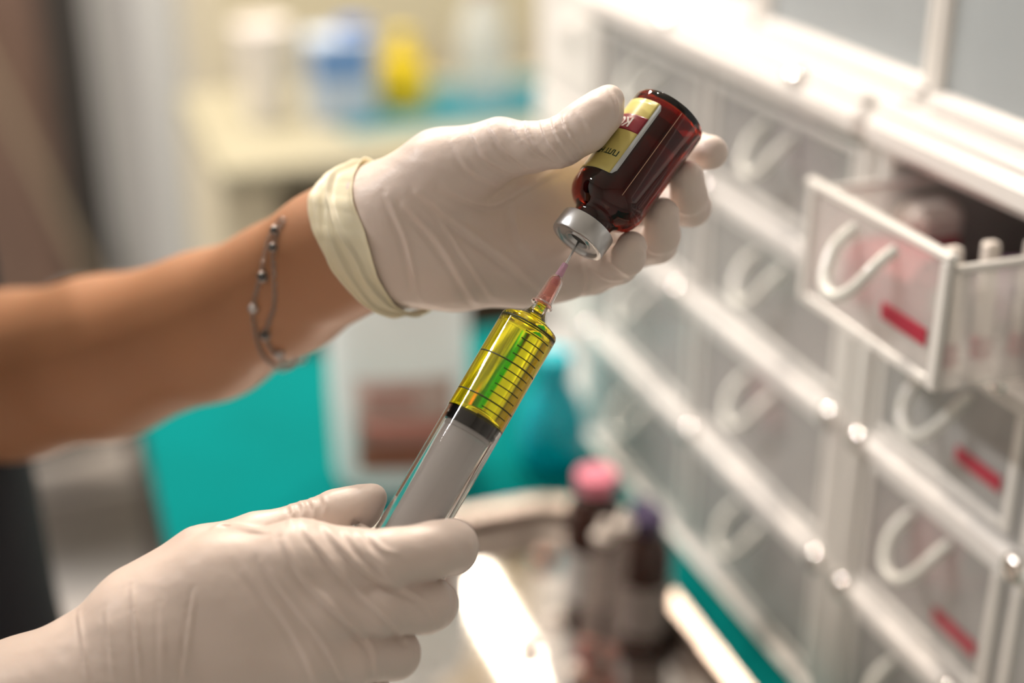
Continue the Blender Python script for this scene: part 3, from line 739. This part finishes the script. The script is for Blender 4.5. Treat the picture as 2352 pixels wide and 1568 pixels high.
# which way local +y points in the picture decides the sign of phi
_m = np.array(vial.matrix_basis)[:3, 1]; SGN = 1.0 if _m @ RT > 0 else -1.0
lab = curved('label', -175, -13.5, 4.9 * s_, 33.4 * s_, M['lab_w'], VR + .10, 2.0, vial)
curved('label_panel', -175, -20.5, 4.9 * s_, 33.4 * s_, M['lab_y'], VR + .15, 0, vial)
curved('label_band', -175, -20.4, 11.4 * s_, 17.6 * s_, M['lab_r'], VR + .19, 0, vial)
curved('label_edge', 12.0, 13.1, 3.2 * s_, 37.0 * s_, M['seam'], VR + .06, 0, vial, n=2, nz=20)
def wrap_text(txt, phi, z, size, m, name, r, spacing=1.0, bold=0.0):
    """text with its top towards the cap, reading away to the left"""
    c = bpy.data.curves.new(name, 'FONT'); c.body = txt; c.size = size; c.align_x = 'LEFT'; c.align_y = 'CENTER'; c.space_character = spacing; c.offset = bold
    o = bpy.data.objects.new(name + '_tmp', c); COL.objects.link(o)
    dg = bpy.context.evaluated_depsgraph_get(); me = bpy.data.meshes.new_from_object(o.evaluated_get(dg))
    import bmesh
    bm = bmesh.new(); bm.from_mesh(me)
    for k in range(1, 26):
        for axis, no in ((0, (1, 0, 0)),):
            g = bm.verts[:] + bm.edges[:] + bm.faces[:]
            bmesh.ops.bisect_plane(bm, geom=g, plane_co=(k * size * .22, 0, 0), plane_no=no)
    for v in bm.verts:
        x, y = v.co.x, v.co.y
        a = R_(phi) * SGN - SGN * x / r; v.co = (r * math.cos(a) * MM, r * math.sin(a) * MM, (z + y) * MM)
    bm.to_mesh(me); bm.free(); bpy.data.objects.remove(o)
    me.materials.clear(); me.materials.append(m)
    q = bpy.data.objects.new(name, me); COL.objects.link(q); q.parent = vial; return q
wrap_text('КО', -40, 14.4 * s_, 4.9, M['txt_w'], 'label_text', VR + .24, .95, .16)
wrap_text('ПЛТ НВИ', -26, 26.4 * s_, 2.9, M['txt_b'], 'label_text', VR + .21, .86, .07)

# ---- syringe
DT, DB = .4668, .4525
s_top = wpt(1222, 738, DT); s_bot = wpt(960, 1187, DB)
ax_s = s_bot - s_top; ax_s = ax_s / np.linalg.norm(ax_s)
syr = empty('syringe', mtx=frame_at(s_top, ax_s)); setp(syr, 'large clear syringe half filled with yellow liquid, needle in the vial', 'syringe')
_m = np.array(syr.matrix_basis)[:3, 1]; SG2 = 1.0 if _m @ RT > 0 else -1.0
BR, BI = 10.05, 9.25; BL = 86.0
tip = 8.5
prof = [(2.0, -8.3), (2.15, -8.3), (2.5, -3.8), (3.0, -2.0), (4.4, .2), (8.6, 2.0), (9.6, 2.6), (BR - .05, 3.5), (BR, 3.9), (BR, 4.2), (BR, BL - 2), (BR, BL - .2), (BR, BL), (BI, BL), (BI, BL - .2), (BI, 4.9), (BI, 4.6), (BI - .5, 3.9), (3.4, 1.7), (1.6, 1.0), (1.1, -.5), (1.0, -8.3)]
sh_up = -3.0     # shoulder sits a little above the first ring centre
prof = [(r, z + sh_up + 1.5) for r, z in prof]
MB().lathe(prof, 96, ring=True).obj('barrel', M['barrel'], syr, True, MM)
# flange wings
fl = MB(); V = []; n = 48
for z in (BL - 1.5, BL + .5):
    for k in range(n):
        a = 2 * math.pi * k / n; rx = 10.6; ry = 17.5
        V.append((rx * math.cos(a) * (1 if abs(math.cos(a)) < .9 else .98), ry * math.sin(a), z))
for z in (BL + .5, BL - 1.5):
    for k in range(n):
        a = 2 * math.pi * k / n; V.append((BI * math.cos(a), BI * math.sin(a), z))
F = []
for i in range(4):
    for k in range(n): F.append((i * n + k, i * n + (k + 1) % n, ((i + 1) % 4) * n + (k + 1) % n, ((i + 1) % 4) * n + k))
fl.add(V, F); fl.obj('finger_flange', M['barrel'], syr, True, MM)
# guard fins beside the luer tip
fn = MB()
for sgn in (-1, 1):
    fn.add([(-.25, sgn * 2.2, -6.2), (.25, sgn * 2.2, -6.2), (.25, sgn * 5.4, -.6), (-.25, sgn * 5.4, -.6), (.25, sgn * 2.4, -.6), (-.25, sgn * 2.4, -.6)],
           [(0, 1, 2, 3), (1, 4, 2), (0, 3, 5), (0, 5, 4, 1), (3, 2, 4, 5)])
fn.obj('tip_fin', M['barrel'], syr, False, MM)
GZ = 37.2
MB().lathe([(0, -7.2), (1.05, -7.2), (1.15, -1.7), (1.8, -.65), (3.5, .05), (BI - .3, 2.3), (BI + .03, 2.95), (BI + .03, 3.15), (BI + .03, GZ + .1), (BI + .03, GZ + .3), (BI - .4, GZ + .2), (5.5, GZ - 1.8), (0, GZ - 3.4)], 96).obj('liquid', M['liquid'], syr, True, MM)
MB().lathe([(0, GZ - 3.2), (2, GZ - 3.0), (6.2, GZ - 1.2), (BI - .5, GZ), (BI - .05, GZ + .4), (BI - .02, GZ + 1.4), (BI - .5, GZ + 1.8), (BI - .5, GZ + 2.6), (BI - .02, GZ + 3.0), (BI - .02, GZ + 4.2), (BI - .4, GZ + 4.5), (0, GZ + 4.5)], 72).obj('rubber_plunger', M['black'], syr, True, MM)
# plunger rod: cross section with end discs
rod = MB()
rod.lathe([(0, GZ + 4.5), (7.8, GZ + 4.5), (8.2, GZ + 4.8), (8.2, GZ + 5.8), (7.8, GZ + 6.1), (7.6, GZ + 6.2), (7.6, GZ + 6.5), (7.6, GZ + 89.8), (7.6, GZ + 90), (6.8, GZ + 90), (6.8, GZ + 7), (0, GZ + 7)], 48)
rod.obj('plunger_rod', M['rod'], syr, True, MM)
MB().lathe([(0, GZ + 90), (12, GZ + 90), (12.4, GZ + 90.4), (12.4, GZ + 91.6), (12, GZ + 92), (0, GZ + 92)], 40).obj('thumb_rest', M['rod'], syr, True, MM)
# graduations
def arc(z, p0, p1, h=.38):
    r0, r1 = BR + .02, BR + .06; V = []; F = []; n = 28
    for i in range(n + 1):
        a = R_(p0 + (p1 - p0) * i / n) * SG2
        for r, zz in ((r1, z), (r1, z + h), (r0, z), (r0, z + h)): V.append((r * math.cos(a), r * math.sin(a), zz))
    for i in range(n):
        a = i * 4; b = a + 4; F += [(a, b, b + 1, a + 1), (a + 3, b + 3, b + 2, a + 2), (a + 1, b + 1, b + 3, a + 3), (a, a + 2, b + 2, b)]
    return V, F
for i in range(13):
    z = 2.6 + 2.83 * i
    long_ = i % 5 == 0
    V, F = arc(z, -78 if long_ else -2 , 74 if long_ else 58, .5 if long_ else .36)
    mesh('graduation', np.array(V) * MM, F, M['ink'], syr)
# air bubbles along the wall
bb_ = MB()
for i in range(46):
    t_ = rng.random(); z = 12 + 16 * rng.random(); a = R_(-12 + 40 * (1 - (z - 12) / 16) + rng.normal(0, 9)) * SG2; r = .13 + .22 * rng.random() ** 2
    rr_ = BI - .35; bb_.ball((rr_ * math.cos(a), rr_ * math.sin(a), z), r, 8, 5)
for i in range(16):
    a = R_(-75 + 140 * rng.random()) * SG2; rr_ = BI - .4; bb_.ball((rr_ * math.cos(a), rr_ * math.sin(a), GZ - .5), .16 + .12 * rng.random(), 8, 5)
o = bb_.obj('air_bubbles', M['bubble'], syr, False, MM); o.data.shade_smooth(); o['kind'] = 'stuff'
# needle hub and needle
hb = MB().lathe([(2.35, -5.9), (3.5, -5.9), (3.9, -6.3), (3.9, -6.9), (3.1, -7.6), (2.95, -9), (2.6, -15.6), (2.2, -16.8), (1.45, -17.6), (1.3, -17.6), (1.3, -16.6), (1.9, -15), (2.2, -7.5), (2.3, -6)], 40, ring=True).obj('needle_hub', M['hub'], syr, True, MM)
MB().lathe([(0, -22.6), (.95, -22.6), (1.05, -22.2), (1.45, -16.6), (1.2, -14.5), (0, -14.4)], 32).obj('needle_collar', M['hub2'], syr, True, MM)
NL = float(np.linalg.norm(capf - s_top)) * 1000
MB().lathe([(0, -NL - 4), (.45, -NL - 2.5), (.45, -21), (0, -21)], 20).obj('needle', M['steel'], syr, True, MM)

# ================================================================ PERSON
person = empty('person', tuple(wpt(-450, 900, .78))); setp(person, 'person in dark clothing and latex gloves drawing liquid into a syringe', 'person')
PI_ = np.array(root_mtx(person).inverted())
def to_person(Vmm):
    W = c2w(Vmm); return W @ PI_[:3, :3].T + PI_[:3, 3]
wup = np.array([0, .917, -.399])
C = cpt
elbowL = C(-190, 890, .685); shL = elbowL + wup * 230 + np.array([-95, 0, 25.])
elbowR = C(-620, 2050, .50)
chest = np.array([-365., 150., 600.]); shR = chest + np.array([-10., 20., -150.]) + wup * 60; shL = chest + np.array([10., 30., 110.]) + wup * 60
hips = chest - wup * 420 + np.array([0, 0, 0])
left_arm = chain([(C(905, 545, .505), 19.5), (C(840, 548, .515), 22.2), (C(760, 590, .527), 23.3), (C(655, 662, .550), 25.0), (C(480, 748, .585), 29.6), (C(240, 822, .625), 35.0), (C(30, 862, .655), 38.0), (elbowL, 39), (shL, 52)], 14)
right_arm = chain([(C(-60, 1760, .455), 26), (C(-300, 1900, .475), 31), (elbowR, 38), (shR, 52)], 12)
torso_core = chain([(hips, 95), (chest, 100), (chest + wup * 110, 62), (chest + wup * 190, 46)], 40)
body_f = union([left_arm, union([right_arm, torso_core], 30)], 12)
V, F = nets(body_f, (-560, -380, 380), (-20, 460, 860), 4.0)
V = relax(V, F, 3)
fast_mesh('body', to_person(V), F, M['skin'], person)
# dark tunic with short sleeves
tunic = union([chain([(hips - wup * 200, 150), (hips, 128), (chest, 118), (chest + wup * 95, 88)], 40), chain([(shL, 66), (shL * .45 + elbowL * .55, 58)], 10), chain([(shR, 66), (shR * .45 + elbowR * .55, 58)], 10)], 30)
V, F = nets(tunic, (-620, -620, 300), (-160, 400, 1080), 7.0)
V = relax(V, F, 3)
fast_mesh('tunic', to_person(V), F, M['navy'], person)

# ---- left gloved hand holding the vial (palm towards the camera)
k = 9.0
palm = union([
    chain([(C(850, 540, .515), 22), (C(905, 540, .506), 22.5), (C(980, 530, .504), 24)], 12),
    chain([(C(900, 500, .503), 20), (C(1040, 440, .500), 17), (C(1200, 400, .503), 13.5), (C(1290, 402, .508), 11)], 10),
    chain([(C(900, 540, .505), 19), (C(1080, 500, .505), 15), (C(1300, 475, .511), 11.5)], 10),
    chain([(C(900, 570, .505), 19), (C(1080, 560, .504), 15), (C(1290, 548, .508), 11.5)], 10),
    chain([(C(910, 585, .503), 17), (C(1050, 605, .499), 15.5), (C(1200, 618, .500), 12.5), (C(1280, 622, .500), 10.5)], 10)], k)
thumbL = chain([(C(900, 490, .497), 17.5), (C(1020, 400, .488), 15.8), (C(1150, 342, .479), 10.2), (C(1215, 339, .4745), 8.2), (C(1288, 326, .470), 7.9), (C(1344, 290, .4685), 8.3), (C(1381, 256, .4685), 7.2), (C(1400, 228, .4695), 4.9)], 4)
idx = chain([(C(1290, 402, .508), 9.5), (C(1470, 352, .518), 7.8), (C(1600, 348, .507), 6.6), (C(1632, 350, .497), 6.1)], 2.5)
mid = chain([(C(1300, 475, .511), 10), (C(1475, 470, .515), 8.0), (C(1588, 475, .502), 6.9), (C(1582, 450, .494), 6.4), (C(1577, 408, .487), 6.0)], 2.5)
rin = chain([(C(1290, 548, .508), 10), (C(1420, 575, .510), 8.0), (C(1510, 560, .499), 6.9), (C(1520, 540, .491), 6.3), (C(1521, 492, .484), 5.9)], 2.5)
pin = chain([(C(1280, 622, .500), 9.6), (C(1360, 622, .499), 8.2), (C(1420, 606, .490), 6.8), (C(1442, 592, .482), 5.8), (C(1450, 566, .477), 5.3)], 2.5)
fing = union([idx, mid, rin, pin], 1.2)
handL = lambda P: smin(smin(palm(P), fing(P), 6.0), thumbL(P), 5.5)
# keep the glove just clear of the vial it holds
Bc, Cc = cpt(1540, 262, .4835), cpt(1324, 557, .470)
def vial_cut(P):
    a = np.asarray(Bc, np.float32); b = np.asarray(Cc, np.float32); ab = b - a; L = float(np.linalg.norm(ab)); u = ab / L
    q = P - a; t = q @ u; d = q - t[:, None] * u; r = np.sqrt((d * d).sum(1))
    R = np.interp(t, [-2, 0, 36, 42, 44, 46, 54, 55], [VR + .3, VR + .3, VR + .3, 8.5, 7.6, 10.1, 10.1, 10.1])
    return np.maximum(r - R, np.maximum(-t - .3, t - L - .3))
_wc = np.asarray(C(850, 545, .516), np.float32); _wa = C(905, 545, .505) - C(760, 590, .527); _wa = np.asarray(_wa / np.linalg.norm(_wa), np.float32)
handLc = lambda P: np.maximum(np.maximum(handL(P), -vial_cut(P)), -((P - _wc) @ _wa))
V, F = nets(handLc, (-62, -20, 452), (80, 100, 545), .7)
V = relax(V, F, 3)
px = 1176 + FPX * V[:, 0] / V[:, 2]
SL = [([(1172, 282), (1200, 325), (1250, 368)], .95, 4.5), ([(1205, 278), (1222, 320), (1272, 372)], .95, 4.5), ([(1240, 274), (1256, 318), (1296, 372)], .95, 4.5),
      ([(1268, 270), (1280, 312), (1318, 368)], .95, 4.5), ([(1292, 266), (1304, 300), (1338, 352)], .95, 4.5), ([(1128, 292), (1158, 340), (1215, 388)], .8, 8),
      ([(1085, 305), (1120, 365), (1190, 402)], .6, 9), ([(1040, 325), (1080, 390), (1150, 425)], .45, 9),
      ([(1020, 430), (1120, 470), (1215, 425), (1290, 385)], .8, 12), ([(930, 470), (1010, 560), (1090, 690)], .8, 11), ([(960, 440), (1060, 520), (1170, 600), (1240, 660)], .8, 12),
      ([(890, 450), (935, 560), (960, 680)], .6, 10), ([(1000, 480), (1060, 580), (1130, 680)], .5, 9), ([(1180, 440), (1190, 540), (1240, 600)], .4, 12),
      ([(1340, 600), (1350, 640), (1342, 680)], .7, 6), ([(1395, 600), (1425, 618), (1452, 640)], .5, 6), ([(1355, 612), (1395, 640), (1440, 640)], .5, 6),
      ([(1480, 560), (1500, 580), (1530, 580)], .4, 5), ([(1545, 470), (1572, 492), (1600, 490)], .35, 5), ([(1330, 260), (1352, 290), (1360, 330)], .35, 7),
      ([(1405, 205), (1418, 240), (1418, 285)], .45, 5)]
V = folds(V, F, [(p_, a_ * 1.25, w_) for p_, a_, w_ in SL])
gl = fast_mesh('glove', to_person(V), F, M['glove'], person); gl['label'] = 'left glove, palm showing behind the vial'

# rolled cuff of the left glove
def cuff():
    wr = C(845, 545, .5165)
    axd = C(905, 545, .505) - C(760, 590, .527); axd /= np.linalg.norm(axd)     # towards the hand
    nu, nv = 220, 40; V = []; F = []
    upv = np.array([0, 1, 0.]); e1 = upv - axd * (upv @ axd); e1 /= np.linalg.norm(e1); e2 = np.cross(axd, e1)
    if e2[2] > 0: e2 = -e2                       # e2 points towards the camera side
    under = lambda P: np.minimum(left_arm(P), palm(P))
    rows = []
    for i in range(nv + 1):
        v = i / nv
        u = 2 * math.pi * np.arange(nu) / nu; cu, su = np.cos(u), np.sin(u)
        z0 = 6 - 7 * cu - 3 * su + .8 * np.sin(3 * u + 1); z1 = 13 - 4 * cu + 11 * np.maximum(su, 0) + .6 * np.sin(4 * u)
        z = z0 + (z1 - z0) * v; D = e1 * cu[:, None] + e2 * su[:, None]
        r = np.full(nu, 34.0); base_ = wr + axd * z[:, None]
        for _ in range(24): r = r - np.clip(under((base_ + D * r[:, None]).astype(np.float32)), -3, 3) * .8
        off = .9 + .7 * math.exp(-((v - .0) / .05) ** 2) + .9 * math.exp(-((v - 1.0) / .07) ** 2) + 1.2 * (1 - v) ** 2
        off = off + 2.0 * np.exp(-((v - .30 - .10 * np.sin(u + .6)) / .05) ** 2) * (.6 + .4 * su) + 1.6 * np.exp(-((v - .55 + .22 * cu) / .045) ** 2) + .8 * np.exp(-((v - .12 - .1 * np.sin(2 * u)) / .04) ** 2)
        off = off + .35 * np.sin(7 * u + 5 * v) + .3 * np.maximum(0, np.sin(13 * u - 4 * v))
        rows.append((base_, D, r, off))
    R_all = np.array([x[2] for x in rows]); K_ = 3
    for _ in range(K_): R_all = (R_all + np.roll(R_all, 1, 1) + np.roll(R_all, -1, 1)) / 3
    for lay in (0, 1):
        for (b_, D, r, off), rs in zip(rows, R_all):
            V += list(b_ + D * (np.maximum(r, rs) + np.maximum(off, .45) - lay * .4)[:, None])
    q = lambda l, i, j: l * (nv + 1) * nu + i * nu + j % nu
    for i in range(nv):
        for j in range(nu):
            F.append((q(0, i, j), q(0, i, j + 1), q(0, i + 1, j + 1), q(0, i + 1, j))); F.append((q(1, i, j), q(1, i + 1, j), q(1, i + 1, j + 1), q(1, i, j + 1)))
    for j in range(nu):
        F.append((q(0, 0, j), q(1, 0, j), q(1, 0, j + 1), q(0, 0, j + 1))); F.append((q(0, nv, j), q(0, nv, j + 1), q(1, nv, j + 1), q(1, nv, j)))
    V = np.array(V); o = mesh('cuff', to_person(V), F, M['cuff'], None)
    o.parent = gl; return o
cuff()

# ---- right gloved hand holding the syringe (back of the hand towards the camera)
palmR = union([
    chain([(C(-150, 1790, .462), 27), (C(60, 1650, .452), 24), (C(250, 1560, .446), 22), (C(380, 1490, .443), 21)], 14),
    chain([(C(330, 1430, .444), 18), (C(520, 1335, .440), 15), (C(690, 1292, .434), 12), (C(800, 1290, .432), 10)], 10),
    chain([(C(350, 1480, .442), 18), (C(560, 1410, .438), 14.5), (C(760, 1392, .431), 10.5)], 10),
    chain([(C(350, 1540, .443), 18), (C(560, 1500, .439), 14.5), (C(735, 1492, .433), 10.5)], 10),
    chain([(C(350, 1600, .447), 17), (C(540, 1590, .445), 14), (C(690, 1590, .440), 10.5)], 10),
    chain([(C(300, 1660, .452), 20), (C(520, 1690, .450), 16), (C(700, 1665, .446), 13), (C(800, 1660, .447), 9)], 10)], 10)
thumbR = chain([(C(330, 1400, .449), 15), (C(470, 1295, .451), 12.2), (C(590, 1240, .453), 8.6), (C(700, 1210, .4555), 7.7), (C(775, 1184, .457), 8.1), (C(828, 1164, .4575), 7.0), (C(858, 1142, .4575), 4.4)], 4)
idxR = chain([(C(800, 1290, .432), 9.6), (C(900, 1282, .430), 8.9), (C(1000, 1262, .433), 8.6), (C(1034, 1256, .438), 8.4), (C(1030, 1252, .452), 7.2), (C(985, 1262, .468), 6.6), (C(930, 1268, .474), 6.0)], 2.5)
midR = chain([(C(760, 1392, .431), 10), (C(880, 1392, .430), 8.6), (C(975, 1391, .436), 8.4), (C(990, 1388, .442), 8.0), (C(950, 1370, .462), 7.0), (C(860, 1340, .470), 6.2)], 2.5)
rinR = chain([(C(735, 1492, .433), 10), (C(830, 1502, .433), 8.8), (C(905, 1500, .439), 8.0), (C(905, 1490, .448), 7.4), (C(850, 1450, .466), 6.6)], 2.5)
pinR = chain([(C(690, 1590, .440), 9.5), (C(780, 1610, .440), 8), (C(850, 1600, .447), 7), (C(830, 1560, .462), 6)], 2.5)
fingR = union([idxR, midR, rinR, pinR], 1.2)
handR = lambda P: smin(smin(palmR(P), fingR(P), 5.0), thumbR(P), 3.5)
A_, B_ = cpt(1222, 738, DT), cpt(960, 1187, DB)
def syr_cut(P):
    a = np.asarray(A_, np.float32); u = np.asarray((B_ - A_) / np.linalg.norm(B_ - A_), np.float32)
    q = P - a; t = q @ u; d = q - t[:, None] * u; r = np.sqrt((d * d).sum(1))
    R = np.where(t < BL + 1.5, BR + .25, 8.6)
    return r - R
handRc = lambda P: np.maximum(handR(P), -syr_cut(P))
V, F = nets(handRc, (-200, -190, 405), (0, -35, 492), .75)
V = relax(V, F, 3)
SR = [([(745, 1208), (790, 1262), (850, 1318), (920, 1350), (985, 1388)], 1.0, 9), ([(795, 1222), (835, 1270), (880, 1312), (912, 1340)], .8, 7), ([(700, 1216), (760, 1290), (830, 1366), (890, 1420), (932, 1470)], .9, 9),
      ([(650, 1240), (700, 1330), (770, 1400), (850, 1480), (868, 1560)], .8, 10), ([(600, 1290), (660, 1370), (740, 1470), (790, 1560)], .5, 10),
      ([(303, 1350), (312, 1450), (322, 1568)], .7, 6), ([(447, 1358), (432, 1460), (418, 1568)], .7, 6), ([(181, 1410), (190, 1480), (200, 1568)], .5, 6), ([(245, 1400), (262, 1568)], .35, 8), ([(370, 1390), (372, 1568)], .3, 8),
      ([(486, 1214), (520, 1206), (570, 1216), (610, 1222)], .8, 5), ([(665, 1158), (672, 1180), (662, 1200)], .6, 5), ([(688, 1150), (697, 1172), (690, 1196)], .6, 5), ([(712, 1146), (722, 1168), (718, 1192)], .6, 5), ([(740, 1138), (748, 1160), (742, 1185)], .5, 5),
      ([(850, 1232), (880, 1262), (912, 1272)], .6, 6), ([(820, 1226), (850, 1270), (900, 1310)], .6, 7), ([(930, 1380), (980, 1400), (1000, 1440)], .4, 6), ([(1040, 1340), (1043, 1390), (1030, 1440)], .35, 4),
      ([(960, 1480), (962, 1520)], .35, 4), ([(1082, 1240), (1085, 1280)], .3, 4), ([(560, 1310), (640, 1400), (700, 1500), (730, 1568)], .35, 12)]
V = folds(V, F, [(p_, a_ * 1.5, w_) for p_, a_, w_ in SR])
gr = fast_mesh('glove', to_person(V), F, M['glove'], person); gr['label'] = 'right glove, back of the hand towards the camera'

# ================================================================ BRACELET
br = empty('bracelet', tuple(wpt(640, 670, .548))); setp(br, 'thin double chain bracelet with small stones on the bare wrist', 'bracelet')
BI_ = np.array(root_mtx(br).inverted())
def surf_depth(px, py):
    Ds = np.linspace(.48, .62, 141); P = np.array([cpt(px, py, d) for d in Ds]).astype(np.float32); f = left_arm(P)
    i = int(np.argmax(f < .6))
    return Ds[i] if (f < .6).any() else Ds[int(np.argmin(f))]
def loop(front):
    c = catmull(front, 5); P = []
    for p in c: P.append(cpt(p[0], p[1], surf_depth(p[0], p[1])))
    P = np.array(P); a, b = P[-1], P[0]; mid_ = (a + b) / 2; deep = np.array([0, 0, 1.])
    R = np.linalg.norm(a - b) / 2
    for t in np.linspace(0, math.pi, 22)[1:-1]:
        P = np.vstack([P, mid_ + (a - mid_) * math.cos(t) + deep * math.sin(t) * R * 1.35 + np.array([6, 3, 0]) * math.sin(t)])
    return P
ch1 = loop([(648, 498), (622, 535), (606, 590), (598, 636), (586, 680), (581, 720), (588, 770), (606, 820), (645, 850)])
ch2 = loop([(655, 500), (634, 540), (627, 580), (630, 640), (630, 700), (616, 745), (610, 775), (630, 812), (660, 842)])
def to_br(Vmm): W = c2w(Vmm); return W @ BI_[:3, :3].T + BI_[:3, 3]
for P in (ch1, ch2):
    mb = MB(); L = np.r_[0, np.cumsum(np.linalg.norm(np.diff(P, axis=0), axis=1))]; n = int(L[-1] / 1.9)
    pts = np.stack([np.interp(np.linspace(0, L[-1], n), L, P[:, i]) for i in range(3)], 1)
    for i in range(n - 1):
        c = (pts[i] + pts[i + 1]) / 2; t = pts[i + 1] - pts[i]; t = t / np.linalg.norm(t)
        nn = np.array([0, 0, -1.]) if i % 2 else np.array([0.6, 0.2, -.8]); s = np.cross(t, nn); s /= np.linalg.norm(s)
        ring = [c + t * 1.25 * math.cos(a) + s * .7 * math.sin(a) for a in np.linspace(0, 2 * math.pi, 9)[:-1]]
        mb.tube(ring, .24, 5, True)
    o = mesh('chain', to_br(np.array(mb.V)), mb.F, M['silver'], br); o['kind'] = 'stuff'
def stone(px, py, r, m, nm='stone'):
    c = cpt(px, py, surf_depth(px, py) - .0012); mb = MB(); n = 20
    t = np.array([0, 0, 1.]); V = []
    o = mesh(nm + '_setting', *(lambda q: (to_br(np.array(q.V)), q.F))(MB().tube([c + [0, 0, 1.2], c + [0, 0, -.4], c + [0, 0, -.7]], [r, r, r * .8], 18)), M['silver'], br)
    mesh(nm, *(lambda q: (to_br(np.array(q.V)), q.F))(MB().ball((c[0], c[1], c[2] - .5), r * .78, 12, 8, (1, 1, .8))), M[m], br)
for (x, y, r, m) in ((603, 636, 2.1, 'stone_d'), (581, 708, 2.0, 'stone_c'), (608, 770, 2.1, 'stone_d'), (641, 814, 1.9, 'stone_c'), (627, 568, 1.7, 'stone_d'), (630, 528, 1.6, 'stone_d')): stone(x, y, r, m)
c = cpt(690, 820, .548); ring = [c + np.array([math.cos(a) * 2.6, math.sin(a) * 2.6, 0]) for a in np.linspace(0, 2 * math.pi, 17)[:-1]]
o = mesh('clasp_ring', to_br(np.array(MB().tube(ring, .4, 8, True).V)), MB().tube(ring, .4, 8, True).F, M['silver'], br)
P = np.array([cpt(645, 850, .548), cpt(668, 846, .547), cpt(684, 834, .547)]); q = MB().tube(P, .5, 8)
mesh('clasp_link', to_br(np.array(q.V)), q.F, M['silver'], br)
